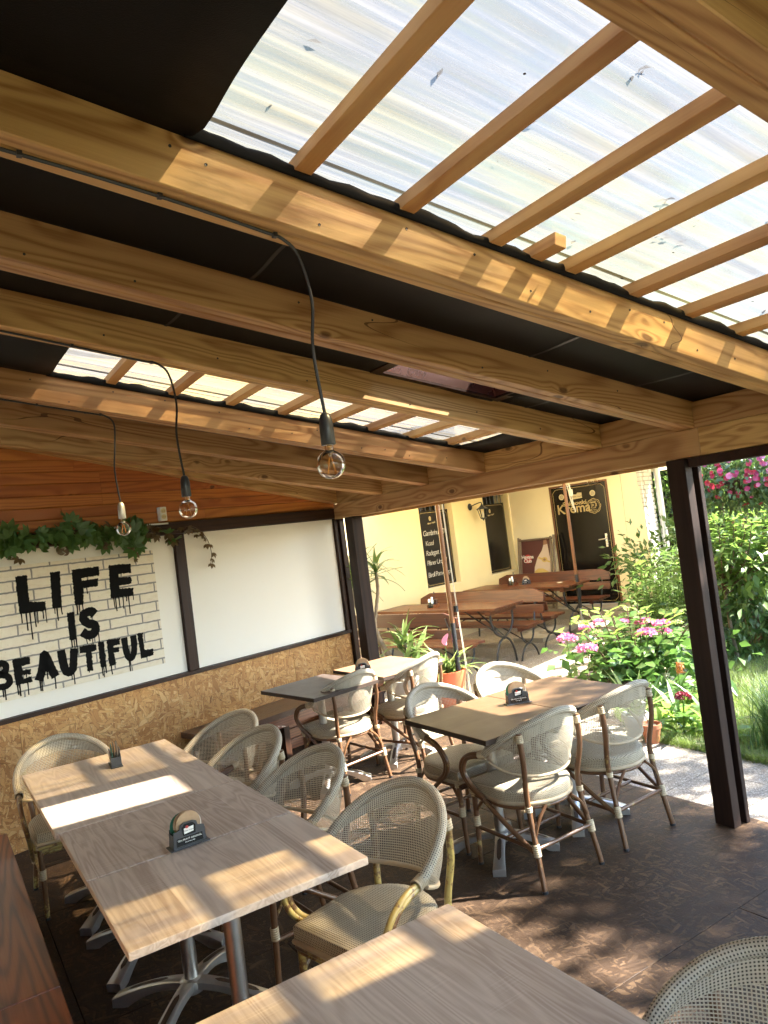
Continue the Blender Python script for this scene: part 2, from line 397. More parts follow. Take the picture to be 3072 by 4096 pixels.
def mk_bamboo():
    g = G('bamboo_brown'); v = g.coords()
    n = g.noise(v, 6.0, 3, 0.5); p = g.noise(v, 30.0, 5, 0.7)
    wear = g.ramp(g.math('ADD', g.math('MULTIPLY', g.noise(v, 4.2, 2), 0.6), g.math('MULTIPLY', p, 0.5)), [(0.66, 0.0), (0.71, 1.0)])
    base = g.mix(n, (0.085, 0.036, 0.016), (0.165, 0.082, 0.036))
    col = g.mix(wear, base, g.mix(p, (0.30, 0.215, 0.075), (0.42, 0.32, 0.12)))
    MAT['bamboo_brown'] = g.done(g.bsdf(col, 0.32, g.bump(wear, 0.2, 0.001), 0, 0.15))
    g = G('bamboo_yellow'); v = g.coords()
    n = g.noise(v, 5.0, 3, 0.5); p = g.noise(v, 34.0, 5, 0.7)
    wear = g.ramp(g.math('ADD', g.math('MULTIPLY', g.noise(v, 3.6, 2), 0.6), g.math('MULTIPLY', p, 0.5)), [(0.52, 0.0), (0.58, 1.0)])
    col = g.mix(wear, g.mix(n, (0.36, 0.26, 0.075), (0.46, 0.36, 0.12)), g.mix(p, (0.10, 0.045, 0.02), (0.17, 0.085, 0.035)))
    MAT['bamboo_yellow'] = g.done(g.bsdf(col, 0.30, g.bump(wear, 0.2, 0.001), 0, 0.2))
mk_bamboo()
plain('aluminium', (0.62, 0.61, 0.58), 0.32, 1.0, 0, 0.12, 30, 0.05)
plain('cast_metal', (0.58, 0.57, 0.55), 0.36, 0.9, 0, 0.16, 40, 0.1)
plain('foot_inlay', (0.055, 0.032, 0.020), 0.45)
plain('steel', (0.66, 0.65, 0.62), 0.28, 1.0)
plain('black_plastic', (0.022, 0.023, 0.026), 0.36, var=0.2)
plain('grey_plastic', (0.045, 0.047, 0.050), 0.35)
plain('gloss_black', (0.012, 0.014, 0.014), 0.10)
plain('black_iron', (0.018, 0.018, 0.020), 0.38, 0.0, 0.2)
plain('white_plastic', (0.72, 0.70, 0.64), 0.35, var=0.03)
plain('cable_black', (0.016, 0.016, 0.018), 0.45)
plain('cable_white', (0.62, 0.56, 0.44), 0.5)
plain('white_paint', (0.78, 0.76, 0.70), 0.5, var=0.03)
plain('cream_print', (0.60, 0.49, 0.28), 0.5, var=0.05)
plain('gold_print', (0.42, 0.31, 0.13), 0.4, var=0.08)
plain('chalk', (0.62, 0.58, 0.50), 0.9, var=0.3, nscale=120)
plain('red_print', (0.42, 0.03, 0.025), 0.4, var=0.05)
plain('green_print', (0.02, 0.13, 0.075), 0.35)
plain('black_paint', (0.005, 0.005, 0.005), 0.8, var=0.3, nscale=60, spec=0.12)
plain('terracotta', (0.42, 0.155, 0.075), 0.75, var=0.2, nscale=14, bump=0.2)
plain('red_pot', (0.50, 0.115, 0.045), 0.45, var=0.12)
plain('grey_pot', (0.46, 0.45, 0.42), 0.6)
plain('soil', (0.050, 0.034, 0.022), 0.95, var=0.5, nscale=30, bump=0.8)
plain('wicker', (0.075, 0.038, 0.020), 0.7, var=0.5, nscale=60, bump=0.6)
plain('canvas', (0.66, 0.52, 0.28), 0.8, var=0.05)
plain('coaster_brown', (0.36, 0.235, 0.13), 0.5, var=0.5, nscale=22)
plain('coaster_white', (0.70, 0.66, 0.58), 0.6, var=0.05)
plain('stone_grey', (0.34, 0.30, 0.24), 0.9, var=0.25, nscale=9, bump=0.5)
plain('stone_pale', (0.55, 0.48, 0.36), 0.9, var=0.2, nscale=7, bump=0.5)
plain('zinc', (0.50, 0.49, 0.46), 0.4, 0.7)
plain('copper_sheet', (0.32, 0.19, 0.155), 0.28, 1.0, 0, 0.15, 6)
plain('door_black', (0.008, 0.006, 0.005), 0.16, 0.0, 0.0, spec=0.3)
plain('board_black', (0.014, 0.011, 0.009), 0.22, 0.0, 0.0, spec=0.3)
plain('chalkboard', (0.018, 0.015, 0.012), 0.5, spec=0.2)
plain('door_frame', (0.15, 0.058, 0.022), 0.45)
plain('poster_maroon', (0.075, 0.016, 0.010), 0.55, var=0.1)
plain('poster_cream', (0.52, 0.40, 0.30), 0.55, var=0.05)
plain('poster_gold', (0.48, 0.33, 0.09), 0.5, var=0.2)
plain('poster_brown', (0.25, 0.12, 0.06), 0.5)
plain('glass_bottle', (0.05, 0.04, 0.02), 0.08)
plain('orange_ornament', (0.45, 0.14, 0.06), 0.5)
plain('rope', (0.42, 0.30, 0.13), 0.7)
plain('filament', (0.55, 0.24, 0.05), 0.4)
plain('trunk_bark', (0.16, 0.115, 0.075), 0.9, var=0.4, nscale=18, bump=0.7)
plain('yucca_bark', (0.30, 0.22, 0.14), 0.9, var=0.35, nscale=40, bump=0.8)
plain('vine_stem', (0.10, 0.055, 0.03), 0.7)

def mk_plaster(name, col, scale=1.0, blotch=0.18, dirt=None):
    g = G(name); v = g.coords('Object', False)
    n = g.noise(v, 1.7 * scale, 5, 0.6); fi = g.noise(v, 60.0, 5, 0.7)
    c = g.mix(n, tuple(x * (1 - blotch) for x in col), tuple(min(x * (1 + blotch * 0.5), 0.95) for x in col))
    if dirt:
        s = g.n('SeparateXYZ', {0: v})
        d = g.ramp(g.math('ADD', s.outputs[2], g.math('MULTIPLY', g.math('SUBTRACT', g.noise(v, 6, 5, 0.7), 0.5), 0.5)), [(0.05, 1.0), (0.5, 0.0)])
        c = g.mix(g.math('MULTIPLY', d, 0.7), c, dirt)
    MAT[name] = g.done(g.bsdf(c, 0.85, g.bump(g.math('ADD', fi, n), 0.25, 0.004)))
mk_plaster('yellow_plaster', (0.86, 0.70, 0.37), 1.0, 0.10, (0.55, 0.46, 0.33))
mk_plaster('pale_plaster', (0.86, 0.74, 0.48), 1.0, 0.08, (0.52, 0.45, 0.34))
mk_plaster('white_board', (0.80, 0.77, 0.71), 0.8, 0.03)
mk_plaster('white_brick', (0.62, 0.58, 0.52), 4.0, 0.25)
mk_plaster('garden_wall_plaster', (0.20, 0.17, 0.13), 2.0, 0.3)

def mk_membrane():
    g = G('roof_membrane'); v = g.coords('Object', False)
    n = g.noise(v, 2.2, 5, 0.6); w = g.noise(g.scale(v, (1, 1, 1)), 420.0, 1)
    c = g.mix(n, (0.004, 0.004, 0.0045), (0.009, 0.0085, 0.008))
    MAT['roof_membrane'] = g.done(g.bsdf(c, g.math('ADD', 0.42, g.math('MULTIPLY', n, 0.2)), g.bump(g.math('ADD', w, g.math('MULTIPLY', n, 3.0)), 0.3, 0.004), 0, 0, 0.12))
mk_membrane()

def mk_poly():
    # weathered ribbed polycarbonate: scratches and painted-in warm light streaks run down the slope (local X)
    g = G('polycarbonate'); v = g.coords('Object', False)
    st = g.noise(g.scale(v, (0.8, 34.0, 1.0)), 1.0, 6, 0.7)
    st2 = g.noise(g.vmath('ADD', g.scale(v, (0.6, 13.0, 1.0)), (3.0, 9.0, 0.0)), 1.0, 4, 0.62)
    big = g.noise(g.vmath('ADD', g.scale(v, (0.9, 1.4, 1.0)), (13.0, 4.0, 0.0)), 1.0, 2, 0.5)
    spots = g.vor(g.scale(v, (9.0, 9.0, 1.0)), 1.0)
    dirt = g.math('MULTIPLY', g.math('LESS_THAN', spots.outputs['Distance'], 0.055), g.math('GREATER_THAN', g.n('SeparateColor', {0: spots.outputs['Color']}).outputs[0], 0.55))
    scr = g.noise(g.scale(v, (14.0, 60.0, 1.0)), 1.0, 6, 0.75)
    warm = g.ramp(g.math('ADD', g.math('MULTIPLY', st2, 0.6), g.math('MULTIPLY', big, 0.45)), [(0.46, 0.0), (0.60, 1.0)])  # yellow refracted light put into the sheet colour as streaks
    tint = g.mix(warm, (0.345, 0.295, 0.232), (0.50, 0.405, 0.215))
    haze = g.ramp(g.math('ADD', g.math('MULTIPLY', st, 0.55), g.math('ADD', g.math('MULTIPLY', scr, 0.2), g.math('MULTIPLY', g.noise(g.vmath('ADD', g.scale(v, (1.6, 2.2, 1.0)), (31.0, 7.0, 0.0)), 1.0, 3, 0.55), 0.55))), [(0.44, 0.22), (0.74, 0.93)])
    clear = g.n('BsdfTransparent', {'Color': tint}).outputs[0]
    tl = g.n('BsdfTranslucent', {'Color': g.mix(g.math('MULTIPLY', g.ramp(st, [(0.34, 0.0), (0.64, 1.0)]), 1.0), (0.046, 0.045, 0.045), g.mix(warm, (0.082, 0.080, 0.079), (0.092, 0.082, 0.056)))}).outputs[0]
    gl = g.n('BsdfGlossy', {'Color': (0.9, 0.9, 0.9, 1), 'Roughness': 0.18}).outputs[0]
    sh = g.n('MixShader', {0: haze, 1: clear, 2: tl}).outputs[0]
    sh = g.n('MixShader', {0: 0.06, 1: sh, 2: gl}).outputs[0]
    sh = g.n('MixShader', {0: dirt, 1: sh, 2: g.bsdf((0.05, 0.035, 0.02), 0.9)}).outputs[0]
    MAT['polycarbonate'] = g.done(sh)
mk_poly()

def mk_glass(name, tint, gloss=0.9):
    g = G(name)
    fr = g.n('LayerWeight', {'Blend': 0.22}).outputs['Fresnel']
    fr = g.math('ADD', g.math('MULTIPLY', fr, gloss), 0.02, clamp=True)
    t = g.n('BsdfTransparent', {'Color': tint}).outputs[0]; gl = g.n('BsdfGlossy', {'Color': (1, 1, 1, 1), 'Roughness': 0.02}).outputs[0]
    MAT[name] = g.done(g.n('MixShader', {0: fr, 1: t, 2: gl}).outputs[0])
mk_glass('hatch_dimmer', (0.50, 0.49, 0.47), 0.5); mk_glass('bulb_glass', (0.97, 0.92, 0.80)); mk_glass('clear_glass', (0.95, 0.95, 0.93))

def mk_aggregate():
    g = G('exposed_aggregate'); v = g.coords()
    c = g.vor(v, 95.0); e = g.vor(v, 95.0, 'DISTANCE_TO_EDGE').outputs['Distance']
    sep = g.n('SeparateColor', {0: c.outputs['Color']})
    col = g.ramp(sep.outputs[0], [(0.0, (0.22, 0.17, 0.13)), (0.35, (0.38, 0.32, 0.25)), (0.7, (0.50, 0.44, 0.36)), (1.0, (0.66, 0.60, 0.50))])
    col = g.mix(g.math('SUBTRACT', 1.0, g.math('MULTIPLY', e, 7.0, clamp=True)), col, (0.16, 0.13, 0.10))
    n = g.noise(v, 3.0, 5, 0.65)
    col = g.mix(g.ramp(n, [(0.35, 0.0), (0.75, 0.5)]), col, (0.20, 0.17, 0.13))
    MAT['exposed_aggregate'] = g.done(g.bsdf(col, 0.8, g.bump(e, 0.8, 0.01)))
mk_aggregate()
def mk_ground():
    g = G('garden_soil'); v = g.coords('Object', False)
    n = g.noise(v, 2.0, 6, 0.65); f = g.noise(v, 40.0, 5, 0.7)
    c = g.mix(g.ramp(n, [(0.4, 0.0), (0.6, 1.0)]), g.mix(f, (0.05, 0.035, 0.02), (0.10, 0.075, 0.045)), g.mix(f, (0.05, 0.075, 0.02), (0.10, 0.12, 0.035)))
    MAT['garden_soil'] = g.done(g.bsdf(c, 0.95, g.bump(f, 0.8, 0.02)))
mk_ground()

def mk_leaf(name, c1, c2, tr=0.35, rough=0.45, vein=True):
    g = G(name)
    r = g.n('ObjectInfo').outputs['Random']; v = g.n('TexCoord').outputs['Object']
    n = g.noise(v, 7.0, 3, 0.6)
    f = g.math('ADD', g.math('MULTIPLY', r, 0.5), g.math('MULTIPLY', n, 0.6), clamp=True)
    geo = g.n('NewGeometry'); ri = geo.outputs['Random Per Island']
    f = g.math('ADD', g.math('MULTIPLY', f, 0.5), g.math('MULTIPLY', ri, 0.5), clamp=True)
    col = g.mix(f, c1, c2)
    b = g.bsdf(col, rough, None, 0, 0.05)
    t = g.n('BsdfTranslucent', {'Color': g.mix(f, tuple(min(1, x * 1.9) for x in c1), tuple(min(1, x * 2.0) for x in c2))}).outputs[0]
    MAT[name] = g.done(g.n('MixShader', {0: tr, 1: b, 2: t}).outputs[0])
mk_leaf('leaf_creeper', (0.045, 0.095, 0.020), (0.085, 0.165, 0.038), 0.2)
mk_leaf('leaf_creeper_brown', (0.090, 0.062, 0.028), (0.15, 0.095, 0.045), 0.2)
mk_leaf('leaf_hydrangea', (0.038, 0.095, 0.018), (0.095, 0.175, 0.035), 0.3, 0.38)
mk_leaf('leaf_young', (0.115, 0.20, 0.030), (0.19, 0.28, 0.05), 0.4, 0.4)
mk_leaf('leaf_lily', (0.075, 0.14, 0.030), (0.15, 0.22, 0.055), 0.42, 0.42)
mk_leaf('leaf_strap', (0.045, 0.095, 0.022), (0.10, 0.15, 0.035), 0.25, 0.4)
mk_leaf('leaf_pale', (0.15, 0.21, 0.06), (0.30, 0.36, 0.12), 0.35, 0.4)
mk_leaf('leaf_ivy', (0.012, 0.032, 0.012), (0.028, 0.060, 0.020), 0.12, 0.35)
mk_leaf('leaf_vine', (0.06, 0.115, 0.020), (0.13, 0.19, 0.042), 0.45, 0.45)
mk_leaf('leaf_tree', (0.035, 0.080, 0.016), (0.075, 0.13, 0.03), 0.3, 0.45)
mk_leaf('grass_blade', (0.085, 0.140, 0.025), (0.17, 0.22, 0.055), 0.35, 0.5)
mk_leaf('clump_blade', (0.035, 0.085, 0.022), (0.075, 0.14, 0.04), 0.25, 0.45)
mk_leaf('petal_pink', (0.50, 0.085, 0.21), (0.66, 0.25, 0.39), 0.25, 0.6)
mk_leaf('petal_red', (0.28, 0.010, 0.018), (0.38, 0.03, 0.06), 0.25, 0.6)
mk_leaf('petal_magenta', (0.30, 0.018, 0.065), (0.45, 0.075, 0.16), 0.25, 0.6)
mk_leaf('petal_violet', (0.12, 0.03, 0.25), (0.22, 0.06, 0.36), 0.25, 0.6)
mk_leaf('petal_dark', (0.12, 0.008, 0.018), (0.20, 0.015, 0.035), 0.2, 0.6)
mk_leaf('petal_orange', (0.28, 0.075, 0.015), (0.36, 0.18, 0.04), 0.25, 0.6)
mk_leaf('petal_white', (0.55, 0.55, 0.45), (0.70, 0.70, 0.58), 0.25, 0.6)
# ================================================================== setting
ground = obj('ground', MB().box(-150, 150, -150, 150, -0.25, -0.05), 'garden_soil'); tag(ground, kind='structure')

# --- floor: painted chipboard sheets laid with open joints
floor = obj('floor', MB().box(-0.42, 3.78, -2.6, 6.9, -0.048, -0.022), 'soil'); tag(floor, kind='structure')
fx = [-0.42, 1.28, 3.782]
k = 0
for j in range(-4, 4):
    y0 = 2.07 + 1.25 * j; y1 = min(y0 + 1.25, 6.9); y0 = max(y0, -2.6)
    cut = [-0.42, 1.28, 3.782] if j % 2 == 0 else [-0.42, 0.4, 2.9, 3.782]
    if y1 - y0 < 0.05: continue
    for a, b in zip(cut[:-1], cut[1:]):
        obj('floor_panel', MB().box(a + 0.0015, b - 0.0015, y0 + 0.0015, y1 - 0.0015, -0.020, 0.0), 'osb_floor', floor, bevel=0.002, seg=1)

# --- patio of exposed-aggregate slabs
def in_garden(x, y):
    pts = [(4.62, -9), (4.62, 3.75), (4.82, 4.25), (5.35, 4.95), (5.6, 5.75), (6.6, 6.25), (8.8, 6.75), (10.6, 7.1), (11, 9.5), (30, 9.5), (30, -9)]
    c = False; n = len(pts)
    for i in range(n):
        x1, y1 = pts[i]; x2, y2 = pts[(i + 1) % n]
        if (y1 > y) != (y2 > y) and x < (x2 - x1) * (y - y1) / (y2 - y1) + x1: c = not c
    return c
patio = obj('patio', MB().box(3.786, 11.2, -3.4, 11.5, -0.20, -0.044), 'soil'); tag(patio, kind='structure')
slab_me = MB().box(-0.2475, 0.2475, -0.2475, 0.2475, -0.03, 0.0).mesh('paving_slab')
for i in range(15):
    for j in range(30):
        x = 4.04 + 0.5 * i; y = -3.1 + 0.5 * j
        if in_garden(x, y) or x > 10.9 or y > 11.4: continue
        o = obj('paving_slab', slab_me, 'exposed_aggregate', patio, (x, y, -0.012 + random.uniform(-0.002, 0.002)), (random.uniform(-.003, .003), random.uniform(-.003, .003), random.choice((0, PI / 2, PI, -PI / 2))))

# ================================================================== pergola (the wooden roof over the tables)
TH = rad(10.75); TT = math.tan(TH)
def zP(x): return 2.195 + (3.6 - x) * TT           # underside of the rafters
per = thing('pergola', 'wooden pergola roof with pitched pine rafters, skylight strips and dark posts', 'pergola')
RX = (-0.62, 3.70)
RAFT = [(-2.05, -1.94), (-1.36, -1.25), (-0.66, -0.55), (0.02, 0.13), (0.680, 0.795), (1.757, 1.868), (2.440, 2.552), (3.088, 3.200), (4.198, 4.309), (4.928, 5.036), (5.655, 5.767)]
LEN = (3.715 + 0.62) / math.cos(TH)
def rafter(y0, y1, h=0.147):
    w = (y1 - y0) / 2; m = MB()
    L0 = (RX[0] - 3.6) / math.cos(TH); L1 = 0.11
    # two boards side by side: groove on the underside
    prof = [(-w, 0), (-0.004, 0), (0, 0.008), (0.004, 0), (w, 0), (w, h), (-w, h)]
    m.prism(prof, L0, L1, 0)
    obj('rafter', m, 'pine_beam', per, (3.6, (y0 + y1) / 2, zP(3.6)), (0, TH, 0), bevel=0.003, seg=1)
for a, b in RAFT: rafter(a, b)
# last rafter runs along the back wall
W0 = Vector((1.837, 6.126, 0)); WA = rad(15.75)
WD = Vector((math.cos(WA), math.sin(WA), 0)); WN = Vector((-math.sin(WA), math.cos(WA), 0))
def wpt(s, z, d=0.0): return W0 + WD * s + WN * d + Vector((0, 0, z))
ws_end = (3.6 - W0.x) / math.cos(WA)
slope = TT * math.cos(WA)
m = MB(); L = 5.2
m.prism([(-0.05, 0), (0.05, 0), (0.05, 0.147), (-0.05, 0.147)], -L, 0.02, 0)
obj('rafter', m, 'pine_beam', per, wpt(ws_end, 2.197, -0.055), (0, math.atan(slope), WA), bevel=0.003, seg=1)
# screws in the two sunlit rafters
for (ra, nn) in ((5, 13), (8, 13), (6, 7), (7, 7)):
    yy = RAFT[ra][0] - 0.0012
    for k in range(nn):
        x = 0.3 + 3.2 * k / nn + random.uniform(-0.08, 0.08); zz = random.choice((0.03, 0.05, 0.10, 0.115)) + random.uniform(-.01, .01)
        o = obj('screw', MB().lathe([(0.0045, 0.0), (0.0040, 0.0018), (0.0015, 0.0010)], 10), 'black_iron', per, (x, yy + 0.0015, zP(x) + zz), (PI / 2, 0, 0))
# plate beam in two lengths, fascia strip, dark rail, blocking
obj('wall_plate', MB().box(3.598, 3.715, 2.4185, 6.60, 2.040, 2.190), 'pine_plate', per, bevel=0.003, seg=1)
obj('wall_plate', MB().box(3.598, 3.715, -2.6, 2.4165, 2.040, 2.190), 'pine_plate', per, bevel=0.003, seg=1)
obj('fascia_board', MB().box(3.722, 3.742, -2.6, 6.6, 2.018, 2.30), 'pine_plate', per)
obj('rain_gutter', MB().box(3.75, 3.79, -2.6, 6.6, 2.052, 2.12), 'dark_rail', per)
obj('dark_rail', MB().box(3.606, 3.70, -2.6, 2.508, 1.985, 2.036), 'dark_rail', per, bevel=0.003)
ys = [r for r in RAFT]
for (a0, a1), (b0, b1) in zip(ys[:-1], ys[1:]):
    obj('blocking', MB().box(3.606, 3.645, a1 + 0.001, b0 - 0.001, 2.191, 2.334), 'pine_plate', per, bevel=0.002, seg=1)
obj('blocking', MB().box(3.606, 3.645, 5.769, 6.53, 2.191, 2.334), 'pine_plate', per)
# posts: two boards with a gap
def post(x, y, parts):
    for x0, x1, y0, y1 in parts: obj('post', MB().box(x + x0, x + x1, y + y0, y + y1, 0.0, 2.038), 'post_wood', per, bevel=0.004)
post(3.595, 2.523, [(0.0, 0.064, 0.0, 0.117), (0.100, 0.134, -0.010, 0.10)])
obj('post_filler', MB().box(3.660, 3.694, 2.575, 2.61, 0.0, 2.03), 'post_wood', per)
post(3.585, 6.23, [(0.0, 0.12, 0.0, 0.15)])
post(3.595, -1.2, [(0.0, 0.115, 0.0, 0.117)])
# membrane panels between the rafters, on top of them
def membrane(x0, x1, y0, y1, round_end=0.0, off=0.149, hole=None, name='roof_membrane'):
    nx = max(4, int((x1 - x0) / 0.12)); ny = 14
    def fn(u, v):
        y = y0 + (y1 - y0) * v; xe = x1
        if round_end:
            e = min(v, 1 - v) * (y1 - y0)
            xe = x1 - round_end * max(0, 1 - e / 0.12) ** 2 * 0.6 + 0.012 * math.sin(v * 7 + x1)
        x = x0 + (xe - x0) * u
        sag = -0.006 * math.sin(v * PI) * (1 + 0.6 * math.sin(x * 4.1 + y * 3)) - 0.004 * math.sin(x * 9 + y * 7)
        if round_end: sag -= 0.03 * max(0.0, (x - x1 + 0.15) / 0.15) * math.sin(v * PI)
        return (x, y, zP(x) + off + sag * math.sin(v * PI))
    return obj(name, MB().grid(fn, nx, ny), 'roof_membrane', per, smooth=True, solid=0.003)
mid = [((a[0] + a[1]) / 2, a, b) for a, b in zip(RAFT[:-1], RAFT[1:])]
HX0, HX1, HY0, HY1 = 2.02, 2.76, 2.575, 3.045      # roof hatch
for _, a, b in mid:
    y0, y1 = a[0] + 0.03, b[0] + 0.03
    if a[0] == 0.680: membrane(-0.62, 0.69, y0, b[0] + 0.012, 0.05)
    elif a[0] == 3.088: membrane(-0.62, 0.675, a[1] - 0.012, b[0] + 0.012, 0.04); membrane(3.33, 3.74, a[1] - 0.012, b[0] + 0.012, 0.0)
    elif a[0] == 2.440:
        membrane(-0.62, HX0, y0, y1); membrane(HX1, 3.74, y0, y1); membrane(HX0, HX1, y0, HY0); membrane(HX0, HX1, HY1, y1)
    else: membrane(-0.62, 3.74, y0, y1)
membrane(-0.62, 3.74, 5.69, 7.0); membrane(-0.62, 3.74, -2.6, -2.0)
membrane(-0.62, 3.74, 0.70, 0.785); membrane(-0.62, 3.74, 3.10, 3.185); membrane(-0.62, 3.74, 1.775, 1.86); membrane(-0.62, 3.74, 4.21, 4.30)
# lap seams with staples across the membrane
for x in (0.15, 1.05, 2.35, 3.15):
    for _, a, b in mid:
        if a[0] < 0.6 or (a[0] in (0.680, 3.088) and x > 0.3) or (a[0] == 2.440 and 1.9 < x < 2.9): continue
        xx = x + random.uniform(-.15, .15); sk = random.uniform(-.03, .03)
        def fn(u, v): 
            X = xx + 0.004 * math.sin(v * 9) + sk * v + (u - 0.5) * 0.012; Y = a[1] - 0.003 + (b[0] - a[1] + 0.006) * v
            return (X, Y, zP(X) + 0.1455 - 0.0075 * math.sin(v * PI) - 0.002 * u)
        obj('membrane_seam', MB().grid(fn, 2, 12), 'cable_black', per, smooth=True)
# turned-up membrane edge along the two skylights
def edge_strip(y, x0, x1):
    n = 90
    def fn(u, v):
        x = x0 + (x1 - x0) * u
        wob = 0.005 * math.sin(x * 9.0 + y) + 0.004 * math.sin(x * 23.0) + 0.003 * math.sin(x * 51)
        return (x, y + 0.007 * math.sin(v * PI) * -1 + 0.004 * math.sin(x * 17) * v, zP(x) + 0.141 + v * (0.038 + wob))
    obj('membrane_edge', MB().grid(fn, n, 5), 'roof_membrane', per, smooth=True, solid=0.002)
edge_strip(1.750, 0.66, 3.74); edge_strip(4.191, 0.66, 3.40)
# battens on top, running across the rafters, and a short offcut
PX = [-0.35, -0.02, 0.31, 0.645, 0.985, 1.325, 1.665, 2.0, 2.325, 2.645, 2.97, 3.30, 3.62]
for x in PX:
    segs = [(-2.6, 6.75)]
    if HX0 - 0.05 < x < HX1 + 0.05: segs = [(-2.6, 2.50), (3.10, 6.75)]
    for a, b in segs:
        obj('batten', MB().box(-0.026, 0.026, a, b, 0.0, 0.044), 'pine_batten', per, (x, 0, zP(x) + 0.158), (0, TH, 0), bevel=0.002, seg=1)
obj('batten_offcut', MB().box(-0.026, 0.026, 1.63, 1.79, 0.0, 0.044), 'pine_batten', per, (1.84, 0, zP(1.84) + 0.158), (0, TH, 0.0), bevel=0.002, seg=1)
# ribbed polycarbonate sheets, ribs running down the slope
def ribs(y):
    p = (y % 0.19) / 0.19
    return 0.016 * max(0.0, 1 - abs(p - 0.5) * 5.5) + 0.0035 * (1 if 0.2 < p < 0.28 or 0.72 < p < 0.8 else 0)
SPANS = [(-2.6, -1.5), (-1.52, -0.42), (-0.44, 0.66), (0.64, 1.74), (1.72, 2.565), (2.555, 3.065), (3.055, 4.16), (4.14, 5.24), (5.22, 6.3), (6.28, 6.95)]
for i, (ya, yb) in enumerate(SPANS):
    for xa, xb in ([(-0.70, HX0 - 0.02), (HX1 + 0.02, 3.85)] if ya == 2.555 else [(-0.70, 3.85)]):
        def fn(u, v):
            yy = ya + (yb - ya) * v
            return ((xa + (xb - xa) * u - 3.6) / math.cos(TH), yy, ribs(yy))
        obj('polycarbonate_sheet', MB().grid(fn, 6, int((yb - ya) / 0.0095)), 'polycarbonate', per, (3.6, 0, zP(3.6) + 0.2045 + 0.003 * (i % 2)), (0, TH, 0), smooth=True)
# dead leaves and twigs lying on the clear sheets
lt = MB(); rl_ = random.Random(11)
for k in range(46):
    x = rl_.uniform(0.75, 3.5); y = rl_.uniform(0.85, 1.72) if k < 36 else rl_.uniform(3.25, 4.15)
    for q in range(rl_.choice((1, 1, 2, 4))):
        a = rl_.uniform(0, 6.28); L = rl_.uniform(0.006, 0.022); w = L * rl_.uniform(0.25, 0.6); xx = x + rl_.gauss(0, .012); yy = y + rl_.gauss(0, .012); b0 = len(lt.v)
        for dx, dy, dz in ((-L, 0, 0), (0, -w, 0.003), (L, 0, 0.001), (0, w, 0.004)): lt.v.append((xx + dx * math.cos(a) - dy * math.sin(a), yy + dx * math.sin(a) + dy * math.cos(a), zP(xx) + 0.226 + dz))
        lt.face((b0, b0 + 1, b0 + 2, b0 + 3))
lit = obj('leaf_litter', lt, 'soil', None); tag(lit, 'dead leaves and grit lying on the clear roof sheets', 'debris', kind='stuff')
# roof hatch: metal-lined shaft, top closed by an added dimming pane
h0 = 0.15; h1 = 0.42
def shaft(ax, ay, bx, by):
    m = MB(); m.v = [(ax, ay, zP(ax) + h0), (bx, by, zP(bx) + h0), (bx, by, zP(bx) + h1), (ax, ay, zP(ax) + h1)]; m.face((0, 1, 2, 3))
    obj('hatch_lining', m, 'copper_sheet', per, solid=0.004)
shaft(HX0, HY0, HX0, HY1); shaft(HX1, HY1, HX1, HY0); shaft(HX0, HY1, HX1, HY1); shaft(HX1, HY0, HX0, HY0)
m = MB(); m.v = [(HX0, HY0, zP(HX0) + h1 + .003), (HX1, HY0, zP(HX1) + h1 + .003), (HX1, HY1, zP(HX1) + h1 + .003), (HX0, HY1, zP(HX0) + h1 + .003)]; m.face((0, 1, 2, 3))
obj('dimming_pane', m, 'hatch_dimmer', per)  # unseen tinted pane, added to tone down the sun patch below
m = MB()
for a, b, c, d in ((HX0 - .04, HX1 + .04, HY0 - .03, HY0 + .005), (HX0 - .04, HX1 + .04, HY1 - .005, HY1 + .035), (HX0 - .04, HX0 + .01, HY0, HY1), (HX1 - .01, HX1 + .04, HY0, HY1)):
    b0 = len(m.v); m.box(a, b, c, d, 0, 0.012)
    for i in range(b0, len(m.v)): x, yy, z = m.v[i]; m.v[i] = (x, yy, z + zP(x) + 0.140)
obj('hatch_frame', m, 'dark_rail', per)

# ================================================================== back wall (boards above chipboard)
wall = thing('back_wall', 'back wall with stained planks, white boards and chipboard dado', 'wall', W0, WA)
def wbox(name, s0, s1, y0, y1, z0, z1, mat, bevel=0.0, **kw): return obj(name, MB().box(s0, s1, y0, y1, z0, z1), mat, wall, bevel=bevel, **kw)
SL = -3.3
wbox('wall_core', SL, 1.90, 0.05, 0.12, 0.0, 2.15, 'dark_rail')
prev = SL
for s in (-2.66, -1.41, -0.163, 1.087, 1.935):
    o = wbox('chipboard_panel', -0.624 if s != 1.935 else -0.424, 0.624 if s != 1.935 else 0.424, 0.0, 0.03, 0.0, 0.874, 'osb_wall')
    o.location = ((prev + s) / 2, 0, 0); o.scale.x = (s - prev - 0.003) / (1.248 if s != 1.935 else 0.848); prev = s
wbox('dado_rail', SL, 1.90, -0.030, 0.045, 0.875, 0.907, 'dark_rail', 0.003)
wbox('white_board', SL, -0.047, 0.010, 0.045, 0.909, 2.046, 'white_board', 0.002)
wbox('white_board', 0.058, 1.815, 0.010, 0.045, 0.909, 2.046, 'white_board', 0.002)
wbox('wall_stud', -0.045, 0.012, -0.025, 0.045, 0.908, 2.049, 'dark_stain', 0.003)
wbox('wall_stud', 0.014, 0.056, -0.012, 0.045, 0.908, 2.049, 'dark_stain', 0.003)
wbox('wall_stud', 1.817, 1.862, -0.020, 0.045, 0.908, 2.049, 'dark_stain', 0.003)
wbox('wall_stud', 1.866, 1.93, -0.045, 0.045, 0.0, 2.049, 'dark_stain', 0.003)
wbox('head_rail', SL, 1.90, -0.030, 0.045, 2.051, 2.150, 'dark_rail', 0.003)
z = 2.152; i = 0
